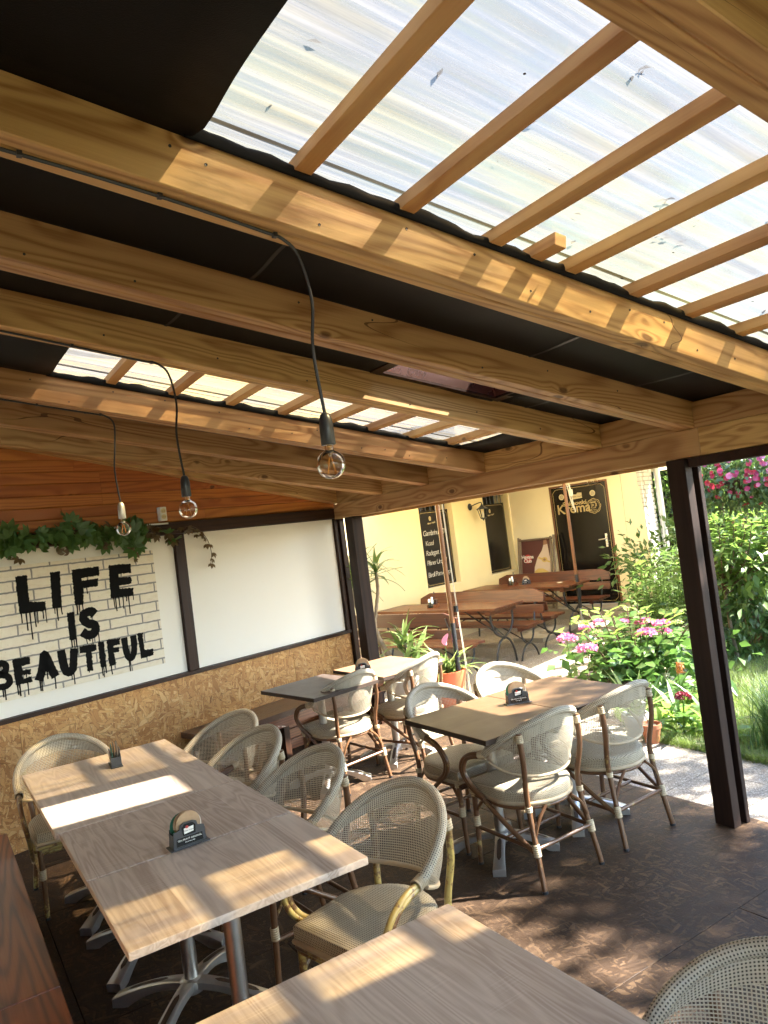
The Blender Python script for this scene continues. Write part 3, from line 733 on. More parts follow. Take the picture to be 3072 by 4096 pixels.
while z < 3.2:
    z1 = z + 0.0875
    smax = min(1.88, ws_end - (z - 2.33) / slope)
    cuts = [SL, random.uniform(-2.2, -1.6), random.choice((-0.95, -0.62, 0.3)), smax] if smax > 0.6 else [SL, random.uniform(-1.2, -0.8), smax]
    cuts = sorted(c for c in cuts if c <= smax)
    for a, b in zip(cuts[:-1], cuts[1:]):
        if b - a < 0.06: continue
        # tongue-and-groove board with a bevelled lower edge
        m = MB().prism([(0.0, z + 0.010), (0.009, z + 0.001), (0.030, z + 0.001), (0.030, z1 - 0.001), (0.0, z1 - 0.001)], a + 0.0008, b - 0.0008, 0)
        obj('plank', m, 'stained_plank', wall)
    z = z1; i += 1
obj('plank_backing', MB().prism([(SL, 2.15), (1.88, 2.15), (1.88, 2.3), (ws_end - (3.2 - 2.3) / slope, 3.2), (SL, 3.2)], 0.031, 0.05, 1), 'dark_rail', wall)

# left enclosure (outside the picture), white boards added to bounce light inside
lw = thing('side_wall', 'unseen side wall behind the red bench, light-bouncing white boards over chipboard', 'wall')
for y0 in (-1.35, -0.1, 1.15, 2.4, 3.65):
    obj('chipboard_panel', MB().box(-0.622, 0.622, -0.025, 0.0, 0.0, 0.875), 'osb_wall', lw, (-0.40, y0 + 0.62, 0), (0, 0, PI / 2))
    obj('white_board', MB().box(-0.615, 0.615, -0.025, -0.005, 0.91, 2.15), 'white_board', lw, (-0.40, y0 + 0.62, 0), (0, 0, PI / 2))
    obj('plank', MB().box(-0.622, 0.622, -0.025, 0.0, 2.155, 3.1), 'stained_plank', lw, (-0.40, y0 + 0.62, 0), (0, 0, PI / 2))
obj('dado_rail', MB().box(-0.425, -0.37, -1.35, 4.9, 0.876, 0.908), 'dark_rail', lw)
# ================================================================== painting
LET={'L':[(-1.33,1.856),(-1.258,1.858),(-1.26,1.67),(-1.151,1.653),(-1.153,1.598),(-1.328,1.599)],'I':[(-1.086,1.857),(-1.022,1.856),(-1.036,1.6),(-1.096,1.604)],'F':[(-0.927,1.856),(-0.721,1.858),(-0.725,1.795),(-0.866,1.794),(-0.865,1.767),(-0.742,1.768),(-0.746,1.714),(-0.863,1.717),(-0.873,1.597),(-0.931,1.6)],'E':[(-0.635,1.854),(-0.46,1.847),(-0.464,1.783),(-0.57,1.786),(-0.573,1.753),(-0.467,1.745),(-0.472,1.7),(-0.576,1.694),(-0.576,1.664),(-0.462,1.655),(-0.466,1.605),(-0.648,1.608)],'I2':[(-0.999,1.545),(-0.951,1.546),(-0.953,1.35),(-0.998,1.353)],'E2':[(-1.41,1.294),(-1.3,1.288),(-1.302,1.244),(-1.362,1.243),(-1.362,1.203),(-1.301,1.205),(-1.302,1.174),(-1.363,1.179),(-1.36,1.145),(-1.3,1.151),(-1.3,1.117),(-1.405,1.12)],'T':[(-0.933,1.287),(-0.813,1.282),(-0.813,1.239),(-0.853,1.237),(-0.857,1.099),(-0.894,1.101),(-0.89,1.24),(-0.936,1.245)],'I3':[(-0.79,1.29),(-0.751,1.286),(-0.751,1.102),(-0.789,1.106)],'F2':[(-0.722,1.296),(-0.618,1.288),(-0.626,1.248),(-0.682,1.249),(-0.682,1.227),(-0.634,1.224),(-0.64,1.194),(-0.682,1.197),(-0.675,1.105),(-0.721,1.101)],'L2':[(-0.466,1.297),(-0.428,1.294),(-0.426,1.155),(-0.352,1.153),(-0.353,1.11),(-0.457,1.104)]}
STR={'A':([(-1.252,1.112),(-1.215,1.20),(-1.194,1.285),(-1.165,1.20),(-1.133,1.112)],0.062),'A2':([(-1.225,1.185),(-1.155,1.183)],0.036),'S':([(-0.791,1.505),(-0.818,1.531),(-0.869,1.523),(-0.883,1.487),(-0.853,1.448),(-0.81,1.431),(-0.799,1.395),(-0.828,1.362),(-0.868,1.365),(-0.904,1.395)],0.066),'U':([(-1.075,1.292),(-1.067,1.188),(-1.054,1.137),(-1.027,1.123),(-1.003,1.146),(-0.989,1.218),(-0.977,1.286)],0.060),'U2':([(-0.582,1.289),(-0.579,1.201),(-0.565,1.139),(-0.54,1.125),(-0.516,1.158),(-0.505,1.226),(-0.506,1.292)],0.052),'B':([(-1.533,1.285),(-1.537,1.125)],0.050),'B2':([(-1.514,1.277),(-1.48,1.285),(-1.459,1.26),(-1.47,1.223),(-1.501,1.211),(-1.461,1.195),(-1.444,1.156),(-1.468,1.128),(-1.517,1.129)],0.045)}
DRP=[(-1.32,1.603,1.531),(-1.288,1.602,1.473),(-1.262,1.602,1.405),(-1.231,1.601,1.488),(-1.211,1.603,1.511),(-1.172,1.606,1.537),(-1.151,1.602,1.506),(-1.085,1.605,1.559),(-1.069,1.603,1.505),(-1.038,1.601,1.545),(-0.921,1.601,1.525),(-0.904,1.598,1.467),(-0.879,1.601,1.553),(-0.861,1.714,1.671),(-0.832,1.71,1.666),(-0.629,1.607,1.528),(-0.614,1.606,1.501),(-0.587,1.605,1.523),(-0.553,1.605,1.511),(-0.525,1.606,1.563),(-0.507,1.604,1.463),(-0.468,1.605,1.565),(-0.989,1.354,1.293),(-0.972,1.354,1.285),(-0.955,1.351,1.287),(-0.877,1.367,1.298),(-0.853,1.362,1.314),(-0.834,1.358,1.286),(-0.783,1.378,1.279),(-0.885,1.473,1.44),(-0.827,1.516,1.484),(-0.783,1.107,1.04),(-0.772,1.105,1.027),(-0.755,1.103,1.053),(-0.71,1.106,1.033),(-0.561,1.128,1.024),(-0.551,1.126,1.071),(-0.884,1.101,1.087),(-1.018,1.121,1.065),(-1.001,1.118,1.029),(-1.139,1.112,1.029),(-1.189,1.169,1.11),(-1.206,1.173,1.141),(-1.245,1.109,1.037),(-1.232,1.106,1.034),(-1.397,1.118,1.048),(-1.384,1.115,1.036),(-1.328,1.12,1.032),(-1.33,1.192,1.156),(-1.496,1.124,1.055),(-1.481,1.121,1.033)]
def mk_brickprint():
    g = G('painted_bricks'); v0 = g.coords('Object', False)
    s = g.n('SeparateXYZ', {0: v0})
    wob = g.n('TexNoise', {'Vector': v0, 'Scale': 28.0, 'Detail': 4.0}).outputs['Color']
    v = g.n('CombineXYZ', {0: s.outputs[0], 1: s.outputs[2], 2: 0.0}).outputs[0]
    v = g.vmath('ADD', v, g.scale(wob, (0.010, 0.010, 0.0)))
    b = g.n('TexBrick', {'Vector': v, 'Color1': (0.0, 0, 0, 1), 'Color2': (1, 1, 1, 1), 'Mortar': (0.5, 0.5, 0.5, 1), 'Scale': 1.0, 'Mortar Size': 0.0062, 'Mortar Smooth': 0.1, 'Bias': 0.0, 'Brick Width': 0.27, 'Row Height': 0.0765}, offset=0.5)
    n = g.noise(v0, 30.0, 5, 0.7); n2 = g.noise(g.scale(v0, (1, 1, 3)), 9.0, 4, 0.6)
    col = g.mix(n, (0.70, 0.615, 0.475), (0.80, 0.745, 0.635))
    col = g.mix(g.ramp(n2, [(0.5, 0.0), (0.75, 0.5)]), col, (0.60, 0.49, 0.34))
    col = g.mix(b.outputs['Fac'], col, g.mix(n, (0.20, 0.19, 0.18), (0.29, 0.275, 0.26)))
    speck = g.ramp(g.noise(v0, 110.0, 4, 0.75), [(0.63, 0.0), (0.70, 0.5)])
    col = g.mix(speck, col, (0.07, 0.06, 0.055))
    MAT['painted_bricks'] = g.done(g.bsdf(col, 0.8, g.bump(n, 0.15, 0.002)))
mk_brickprint()
pt = thing('painting', 'painted canvas of black dripping LIFE IS BEAUTIFUL letters on pale bricks', 'painting', W0, WA)
obj('canvas', MB().box(-1.78, -0.253, -0.012, 0.009, 1.022, 1.937), 'painted_bricks', pt, bevel=0.001, seg=1)
def rough_poly(poly, step=0.006, amp=0.0022):
    out = []; n = len(poly)
    for i in range(n):
        a, b = poly[i], poly[(i + 1) % n]; L = math.hypot(b[0] - a[0], b[1] - a[1]); k = max(1, int(L / step))
        for j in range(k):
            t = j / k; out.append((a[0] + (b[0] - a[0]) * t + random.gauss(0, amp), a[1] + (b[1] - a[1]) * t + random.gauss(0, amp)))
    return out
def grow(p, d=0.004):
    n = len(p); A = sum(p[i][0] * p[(i + 1) % n][1] - p[(i + 1) % n][0] * p[i][1] for i in range(n)); sg = 1 if A > 0 else -1; out = []
    for i in range(n):
        a, b, c = p[i - 1], p[i], p[(i + 1) % n]; e1 = Vector((b[0] - a[0], b[1] - a[1])).normalized(); e2 = Vector((c[0] - b[0], c[1] - b[1])).normalized()
        q = Vector((e1.y + e2.y, -e1.x - e2.x)) * sg * d; out.append((b[0] + q.x, b[1] + q.y))
    return out
def letter(polys, strokes):
    m = MB()
    for p in polys: m.prism(rough_poly(grow(p)), -0.0138, -0.0122, 1)
    for pts, w in strokes:
        sm = [(q.x, q.y) for q in bez([(x, y, 0) for x, y in pts], 7)] if len(pts) > 2 else pts
        e = [(sm[0])] + sm[1:]
        m.ribbon(e, [w * random.uniform(0.92, 1.08) for _ in e], -0.0136)
    obj('letter', m, 'black_paint', pt)
for k in LET: letter([LET[k]], [])
letter([], [STR['A'], STR['A2']]); letter([], [STR['S']]); letter([], [STR['U']]); letter([], [STR['U2']]); letter([], [STR['B'], STR['B2']])
m = MB()
for x, a, b in DRP:
    w = random.uniform(0.007, 0.0115)
    m.ribbon([(x, a + 0.01), (x + random.gauss(0, .001), (a + b) / 2), (x + random.gauss(0, .0015), b)], [w * 1.25, w * 0.85, w], -0.0140)
obj('paint_drips', m, 'black_paint', pt)

# ================================================================== furniture
def foot_mesh(R=0.36):
    m = MB(); N = 14; sec = []
    for i in range(N + 1):
        t = i / N; r = 0.035 + (R - 0.035) * t
        top = 0.112 - 0.074 * t ** 1.7
        bot = 0.078 * (1 - (t / 0.80) ** 2.2) if t < 0.80 else 0.0
        bot = max(0.0, bot); bot = min(bot, top - 0.018)
        w = 0.030 - 0.006 * math.sin(t * PI) + 0.004 * t
        sec.append((r, top, bot, w))
    b = 0
    for r, top, bot, w in sec:
        m.v += [(r, -w, bot), (r, w, bot), (r, w, top - 0.006), (r, w * 0.72, top), (r, -w * 0.72, top), (r, -w, top - 0.006)]
    for i in range(N):
        for k in range(6):
            k2 = (k + 1) % 6; m.face((i * 6 + k, i * 6 + k2, (i + 1) * 6 + k2, (i + 1) * 6 + k))
    m.face((5, 4, 3, 2, 1, 0)); m.face([N * 6 + k for k in range(6)])
    q = MB(); n2 = 10
    for i in range(n2 + 1):
        t = 0.22 + 0.58 * i / n2; r = 0.035 + (R - 0.035) * t; top = 0.112 - 0.074 * t ** 1.7 + 0.0012
        hw = 0.0115 * min(1.0, math.sqrt(max(0.02, 1 - abs(2 * i / n2 - 1) ** 8)) + 0.02)
        q.v += [(r, -hw, top), (r, hw, top)]
    for i in range(n2): q.face((2 * i, 2 * i + 1, 2 * i + 3, 2 * i + 2))
    return m.mesh('foot'), q.mesh('inlay')
FOOT, INLAY = foot_mesh(0.36); FOOT_S, INLAY_S = foot_mesh(0.31)
def make_table(w, d, th, top_mat, edge_mat, bases, metal, R, label, loc, rz=0.0, baserot=PI / 4, group=None):
    t = thing('cafe_table', label, 'table', loc, rz, group)
    obj('table_top', MB().box(-w / 2, w / 2, -d / 2, d / 2, 0.75 - th, 0.75), top_mat, t, bevel=0.0022)
    if edge_mat:
        e = 0.0012; mm = MB()
        mm.prism([(-w / 2 - e, -d / 2 - e), (w / 2 + e, -d / 2 - e), (w / 2 + e, d / 2 + e), (-w / 2 - e, d / 2 + e)], 0.75 - th + 0.001, 0.75 - 0.0022, 2)
        mm.f = mm.f[2:]; mm.uv = mm.uv[2:]
        obj('edge_band', mm, edge_mat, t)
    for bx, by in bases:
        obj('column', MB().lathe([(0.030, 0.095), (0.030, 0.705)], 20, (bx, by, 0)), metal, t, smooth=True)
        obj('top_plate', MB().box(bx - 0.16, bx + 0.16, by - 0.02, by + 0.02, 0.705, 0.7495 - th).box(bx - 0.02, bx + 0.02, by - 0.16, by + 0.16, 0.706, 0.7485 - th), 'black_plastic', t)
        hub = obj('base_hub', MB().lathe([(0.048, 0.062), (0.052, 0.085), (0.050, 0.108), (0.034, 0.116), (0.031, 0.118)], 20, (bx, by, 0)), 'cast_metal', t, smooth=True)
        for k in range(4):
            f = obj('foot', FOOT if R > 0.33 else FOOT_S, 'cast_metal', t, (bx, by, 0), (0, 0, baserot + k * PI / 2), smooth=True)
            obj('inlay', INLAY if R > 0.33 else INLAY_S, 'foot_inlay', f)
    return t
make_table(0.800, 1.183, 0.026, 'oak_top', None, [(0.02, 0.33), (0.02, -0.30)], 'aluminium', 0.36, 'longest pale oak table, farthest of the row, by the chipboard wall', (0.776, 4.0735, 0), 0.004)
make_table(0.797, 0.606, 0.026, 'oak_top', None, [(0.0, 0.0)], 'aluminium', 0.36, 'middle pale oak table of the row, between two joined tables', (0.793, 3.173, 0), 0.0)
make_table(0.797, 0.606, 0.026, 'oak_top', None, [(0.0, 0.0)], 'aluminium', 0.36, 'pale oak table at the near end of the joined row', (0.795, 2.5555, 0), 0.0)
make_table(0.800, 1.183, 0.026, 'oak_top', None, [(0.02, 0.30), (0.02, -0.30)], 'aluminium', 0.36, 'pale oak table in the foreground, cut off by the bottom edge', (0.797, 1.213, 0), 0.0)
make_table(0.618, 0.722, 0.028, 'brown_top', 'edge_dark', [(0.0, 0.0)], 'aluminium', 0.31, 'brown table on the left of the joined pair, two chairs at its ends', (2.589, 3.281, 0), 0.005)
make_table(0.592, 0.705, 0.028, 'brown_top', 'edge_dark', [(0.0, 0.0)], 'aluminium', 0.31, 'brown table on the right of the pair, beside the garden, dappled with sun', (3.199, 3.305, 0), 0.01)
make_table(0.60, 0.70, 0.028, 'dark_top', 'edge_dark', [(0.0, 0.0)], 'aluminium', 0.31, 'dark brown table standing at the wall bench', (2.475, 5.115, 0), rad(9))
make_table(0.60, 0.72, 0.028, 'red_oak_top', 'edge_dark', [(0.0, 0.0)], 'aluminium', 0.31, 'sunlit reddish table at the corner post, with a coaster holder', (3.165, 5.225, 0), rad(4))

# ---- rattan chair -------------------------------------------------
def ring_binding(path_pt, axis, r, h, n=5):
    """stack of cord turns around a cane"""
    m = MB(); a = Vector(axis).normalized(); u = a.orthogonal().normalized(); w = a.cross(u); P = Vector(path_pt); K = 10
    prof = []
    for i in range(n):
        z0 = -h / 2 + h * i / n; z1 = -h / 2 + h * (i + 1) / n
        prof += [(r + 0.0005, z0), (r + 0.0035, (z0 * .7 + z1 * .3)), (r + 0.0035, (z0 * .3 + z1 * .7))]
    prof.append((r + 0.0005, h / 2))
    for rr, z in prof:
        for k in range(K):
            t = 2 * PI * k / K; m.v.append(tuple(P + a * z + (u * math.cos(t) + w * math.sin(t)) * rr))
    for i in range(len(prof) - 1):
        for k in range(K): k2 = (k + 1) % K; m.face((i * K + k, i * K + k2, (i + 1) * K + k2, (i + 1) * K + k))
    return m
PHM = rad(97)
def rim_pt(ph, rr=1.0):
    """top rail of the back: ph=0 at the back centre"""
    t = abs(ph) / PHM
    x = 0.272 * math.sin(ph) * (1 - 0.03 * t); y = -0.245 * math.cos(ph) - 0.03 + 0.025 * t ** 2.5
    z = 0.845 - 0.205 * t ** 1.7
    return Vector((x, y, z))
def low_pt(ph):
    t = abs(ph) / PHM
    x = 0.232 * math.sin(ph) * (1 + 0.12 * t * t); y = -0.200 * math.cos(ph) - 0.015 + 0.02 * t ** 2.5
    z = 0.528 + 0.100 * t ** 2.4
    return Vector((x, y, z))
def make_chair(cane='bamboo_brown'):
    c = thing('rattan_chair', 'x', 'chair', group='rattan armchairs at the tables')
    # seat
    out = [(-0.215, 0.235), (0.215, 0.235)]
    for k in range(0, 17):
        a = rad(-8) - rad(164) * k / 16; out.append((0.232 * math.cos(a), 0.02 + 0.232 * math.sin(a)))
    out = out[::-1]
    m = MB(); n = len(out); cx, cy = 0.0, 0.02
    rings = [(1.0, 0.405), (1.0, 0.449), (0.96, 0.460), (0.80, 0.463), (0.4, 0.459), (0.0, 0.457)]
    for sc, z in rings:
        for x, y in out: m.v.append((cx + (x - cx) * sc, cy + (y - cy) * sc, z))
    per_l = [0.0]
    for i in range(1, n + 1): per_l.append(per_l[-1] + math.hypot(out[i % n][0] - out[i - 1][0], out[i % n][1] - out[i - 1][1]))
    for r in range(len(rings) - 1):
        for i in range(n):
            j = (i + 1) % n; q = (r * n + i, r * n + j, (r + 1) * n + j, (r + 1) * n + i)
            if r == 0: uv = [(per_l[i], 0), (per_l[i + 1], 0), (per_l[i + 1], 0.044), (per_l[i], 0.044)]
            else: uv = [m.v[v][:2] for v in q]
            m.face(q, uv)
    seat = obj('seat', m, 'weave_seat', c, smooth=True)
    # cane hoop below the seat
    hoop = [(x * 1.0, 0.02 + (y - 0.02) * 1.0, 0.398) for x, y in out]
    obj('seat_frame', MB().tube(hoop + [hoop[0]], 0.011, 8, False), 'weave_band', c, smooth=True)
    obj('seat_frame', MB().tube([(x * 0.97, 0.02 + (y - 0.02) * 0.97, 0.378) for x, y in out + [out[0]]], 0.011, 8, False), cane, c, smooth=True)
    # woven back
    NU, NV = 44, 10; mm = MB()
    ulen = 0.26 * 2 * PHM
    def fn(u, v):
        ph = -PHM + 2 * PHM * u; a, b = low_pt(ph), rim_pt(ph)
        p = a.lerp(b, v); bulge = 0.012 * math.sin(v * PI)
        return p + Vector((math.sin(ph), -math.cos(ph), 0)) * bulge
    mm.grid(fn, NU, NV, lambda u, v: (u * ulen, v * (0.02 + 0.30 * math.sin(u * PI) ** 0.6)))
    obj('backrest', mm, 'weave_open', c, smooth=True)
    # outer woven band that wraps the rail
    def fn2(u, v):
        ph = -PHM + 2 * PHM * u; a, b = low_pt(ph), rim_pt(ph)
        t = 1.0 - v * 0.26
        return a.lerp(b, t) + Vector((math.sin(ph), -math.cos(ph), 0)) * (0.012 * math.sin(t * PI) - 0.004)
    obj('back_band', MB().grid(fn2, NU, 4, lambda u, v: (u * ulen, v * 0.08)), 'weave_tight', c, smooth=True)
    obj('top_rail', MB().tube([rim_pt(-PHM + 2 * PHM * i / 40) for i in range(41)], 0.0195, 12, True, uvscale=True), 'weave_tight', c, smooth=True)
    obj('lower_rail', MB().tube([low_pt(-PHM * 0.90 + 2 * PHM * 0.90 * i / 36) for i in range(37)], 0.0085, 8), 'weave_band', c, smooth=True)
    binds = []
    e = rim_pt(PHM)
    for sx in (-1, 1):
        # paired cane arm: forward, down round the seat and back to the rear leg
        for off in (0.0, 0.021):
            pts = [(sx * (e.x + off * 0.1), e.y - 0.02, e.z - off * 0.2), (sx * (e.x + 0.006 + off * .2), e.y + 0.085, e.z - 0.010 - off * 0.6), (sx * (0.272), 0.185 - off, 0.592), (sx * 0.266, 0.222 - off, 0.525), (sx * 0.254, 0.185 - off, 0.450), (sx * 0.243, 0.105 - off, 0.395)]
            if off == 0.0: pts += [(sx * 0.225, -0.05, 0.285), (sx * 0.205, -0.205, 0.185)]
            obj('arm', MB().tube(bez(pts, 6), 0.0125, 9), cane, c, smooth=True)
        binds.append(((sx * e.x, e.y + 0.005, e.z), (0.1 * sx, 1, -0.15), 0.0205, 0.05, 6))
        fl = [(sx * 0.205, 0.215, 0.40), (sx * 0.203, 0.222, 0.2), (sx * 0.205, 0.232, 0.012)]
        obj('leg', MB().tube(fl, [0.0155, 0.0145, 0.0135], 10), cane, c, smooth=True)
        obj('leg_cap', MB().lathe([(0.0150, 0.0), (0.0150, 0.012)], 10, (fl[2][0], fl[2][1], 0)), 'black_plastic', c)
        top = rim_pt(sx * rad(48))
        rl = bez([(top.x * 1.045, top.y - 0.014, top.z - 0.012), (sx * 0.203, -0.205, 0.62), (sx * 0.186, -0.178, 0.47), (sx * 0.184, -0.182, 0.36), (sx * 0.194, -0.213, 0.18), (sx * 0.206, -0.245, 0.012)], 5)
        obj('leg', MB().tube(rl, 0.0145, 10), cane, c, smooth=True)
        obj('leg_cap', MB().lathe([(0.0150, 0.0), (0.0150, 0.012)], 10, (rl[-1].x, rl[-1].y, 0)), 'black_plastic', c)
        obj('stretcher', MB().tube([(sx * 0.204, 0.222, 0.205), (sx * 0.196, -0.215, 0.195)], 0.0105, 8), cane, c, smooth=True)
        for a, b, cc in (((sx * 0.203, 0.215, 0.29), (sx * 0.195, 0.15, 0.36), (sx * 0.17, 0.09, 0.385)), ((sx * 0.19, -0.205, 0.25), (sx * 0.15, -0.21, 0.33), (sx * 0.09, -0.205, 0.385))):
            obj('brace', MB().tube(bez([a, b, cc], 5), 0.0085, 7), cane, c, smooth=True)
        binds += [((sx * 0.204, 0.221, 0.235), (0, 0.03, 1), 0.0155, 0.055, 6), ((sx * 0.1965, -0.213, 0.195), (0, 0.15, 1), 0.017, 0.06, 6),
                  ((sx * 0.185, -0.181, 0.385), (0, 0, 1), 0.0155, 0.028, 3), ((sx * 0.205, 0.214, 0.385), (0, 0, 1), 0.017, 0.03, 3), ((top.x * 1.04, top.y - 0.013, top.z - 0.040), (0, .1, 1), 0.0165, 0.04, 4)]
    obj('stretcher', MB().tube([(-0.2, 0.0, 0.200), (0.2, 0.0, 0.200)], 0.0105, 8), cane, c, smooth=True)
    obj('stretcher', MB().tube([(-0.196, -0.215, 0.200), (0.196, -0.215, 0.200)], 0.0105, 8), cane, c, smooth=True)
    obj('stretcher', MB().tube([(-0.204, 0.222, 0.36), (0.204, 0.222, 0.36)], 0.010, 8), cane, c, smooth=True)
    for p, ax, r, h, nn in binds: obj('binding', ring_binding(p, ax, r, h, nn), 'cord_binding', c, smooth=True)
    return c
chair_b = make_chair('bamboo_brown'); chair_y = make_chair('bamboo_yellow')
CH = [  # x, y, facing angle (deg), prototype, label
    (0.615, 4.735, 270, 'y', 'rattan armchair with yellow cane arm at the head of the oak row, by the wall'),
    (1.355, 4.36, 196, 'b', 'rattan armchair farthest along the right side of the oak row, near the bench'),
    (1.285, 3.86, 187, 'b', 'second rattan armchair from the wall beside the long oak table'),
    (1.315, 3.215, 184, 'b', 'third rattan armchair from the wall, against the middle oak table'),
    (1.305, 2.43, 193, 'y', 'rattan armchair with worn yellow arm, nearest of the four beside the oak row'),
    (1.235, 0.895, 184, 'b', 'rattan armchair in the bottom right corner, only its back in view'),
    (2.625, 3.625, 272, 'b', 'rattan armchair behind the left brown table, facing the viewer'),
    (3.235, 3.70, 268, 'b', 'rattan armchair behind the right brown table, only its sunlit top showing'),
    (2.612, 3.02, 91, 'b', 'rattan armchair seen from behind at the left brown table'),
    (3.218, 3.035, 92, 'b', 'rattan armchair seen from behind at the right brown table, beside the dark post'),
    (2.60, 5.05, 100, 'b', 'rattan armchair seen from behind at the dark table by the bench'),
    (3.215, 5.04, 111, 'b', 'sunlit rattan armchair seen from behind at the reddish corner table'),
]
used = {'b': False, 'y': False}
for x, y, a, p, lab in CH:
    src = chair_b if p == 'b' else chair_y
    if not used[p]:
        src.location = (x, y, 0); src.rotation_euler = (0, 0, rad(a - 90)); src['label'] = lab; used[p] = True
    else: copy_tree(src, (x, y, 0), rad(a - 90), lab)

# ---- benches ------------------------------------------------------
b = thing('side_bench', 'reddish brown wooden bench seat in the lower left corner', 'bench')
obj('seat_board', MB().box(-0.372, 0.274, 2.842, 4.72, 0.41, 0.45), 'bench_red', b, bevel=0.004)
obj('seat_board', MB().box(-0.372, 0.274, 0.6, 2.839, 0.41, 0.45), 'bench_red', b, bevel=0.004)
obj('front_board', MB().box(0.215, 0.24, 0.6, 4.70, 0.0, 0.409), 'bench_red', b)
b = thing('wall_bench', 'dark brown plank bench along the chipboard wall', 'bench', W0, WA)
obj('seat_board', MB().box(-0.205, 1.83, -0.46, -0.032, 0.405, 0.45), 'bench_dark', b, bevel=0.003)
obj('apron_board', MB().box(-0.15, 1.80, -0.43, -0.405, 0.315, 0.404), 'bench_red_x', b, bevel=0.003)
for s in (-0.12, 0.55, 1.2, 1.75): obj('leg', MB().box(s, s + 0.06, -0.40, -0.04, 0.0, 0.404), 'dark_stain', b)
for z in (0.008, 0.102, 0.196): obj('lower_board', MB().box(-0.15, 1.80, -0.125, -0.10, z, z + 0.088), 'bench_red_x', b, bevel=0.003)

# ---- coaster holders ----------------------------------------------
def make_holder(front_text=True):
    h = thing('coaster_holder', 'x', 'coaster holder', group='coaster holders on the tables')
    obj('base', MB().prism([(-0.085, -0.036), (0.085, -0.036), (0.085, 0.036), (-0.085, 0.036)], 0.0, 0.006, 2), 'grey_plastic', h, bevel=0.002)
    prof = [(-0.072, 0.006), (0.072, 0.006), (0.066, 0.075), (0.040, 0.080), (0.036, 0.098), (0.018, 0.105), (-0.018, 0.105), (-0.036, 0.098), (-0.040, 0.080), (-0.066, 0.075)]
    for y0, y1 in ((-0.030, -0.026), (0.026, 0.030)): obj('plate', MB().prism(prof, y0, y1, 1), 'grey_plastic', h, bevel=0.001, seg=1)
    for sx in (-1, 1): obj('end_wall', MB().box(*sorted((sx * 0.070, sx * 0.066)), -0.026, 0.026, 0.006, 0.060), 'grey_plastic', h)
    for d in (-0.010, 0.010): obj('divider', MB().prism([(-0.066, 0.006), (0.066, 0.006), (0.06, 0.055), (-0.06, 0.055)], d - 0.001, d + 0.001, 1), 'black_plastic', h)
    circ = [(0.053 * math.cos(2 * PI * k / 28), 0.062 + 0.053 * math.sin(2 * PI * k / 28)) for k in range(28)]
    for i, (yy, dx, dz, mt) in enumerate(((-0.018, 0.004, 0.030, 'coaster_brown'), (-0.0145, 0.008, 0.024, 'coaster_white'), (0.002, -0.002, 0.028, 'coaster_brown'), (0.018, -0.012, 0.020, 'green_print'))):
        obj('coaster', MB().prism([(x + dx, z + dz) for x, z in circ], yy - 0.0012, yy + 0.0012, 1), mt, h)
    for sy in (-1, 1):
        f = sy * 0.0304; rz = 0 if sy < 0 else PI; R = (PI / 2, 0, rz); q = -1 if sy > 0 else 1
        obj('label_panel', MB().prism([(-0.027, 0.052), (0.027, 0.052), (0.030, 0.085), (0.018, 0.0985), (-0.018, 0.0985), (-0.030, 0.085)], *sorted((f, f + sy * 0.0006)), 1), 'gloss_black', h)
        obj('label_panel', MB().prism([(-0.058, 0.014), (0.058, 0.014), (0.055, 0.046), (-0.055, 0.046)], *sorted((f, f + sy * 0.0006)), 1), 'gloss_black', h)
        w = f + sy * 0.0012
        obj('badge', MB().prism([(-0.021, 0.058), (0.019, 0.062), (0.021, 0.084), (-0.021, 0.081)], *sorted((f + sy * 0.0006, w)), 1), 'white_paint', h)
        obj('seal', MB().prism([(-0.007 * q + 0.007 * math.cos(k * PI / 6), 0.085 + 0.006 * math.sin(k * PI / 6)) for k in range(12)], *sorted((w, w + sy * 0.0004)), 1), 'red_print', h)
        text_mesh('Pilsner Urquell', 0.0078, 'black_paint', 'lettering', h, (0, w + sy * 0.0003, 0.068), R, 0.0002, 0.2, 'CENTER')
        text_mesh('TEN PRAVÝ ORIGINÁL', 0.0105, 'white_paint', 'lettering', h, (0, f + sy * 0.0009, 0.033), R, 0.0002, 0, 'CENTER', 1.0)
        text_mesh('Už od roku 1842', 0.0062, 'white_paint', 'lettering', h, (0, f + sy * 0.0009, 0.023), R, 0.0002, 0, 'CENTER')
    return h
ho = make_holder(); ho.location = (0.768, 2.888, 0.7503); ho.rotation_euler = (0, 0, rad(2)); ho.scale = (0.9, 0.9, 0.9); ho['label'] = 'black coaster holder with round beer mats on the nearer oak tables'
copy_tree(ho, (0.815, 4.36, 0.7503), rad(84), 'coaster holder seen end-on at the far end of the oak row')
copy_tree(ho, (2.872, 3.325, 0.7503), rad(-24), 'coaster holder on the joint of the two brown tables')
copy_tree(ho, (2.875, 5.115, 0.7503), rad(-30), 'coaster holder on the corner table by the post')

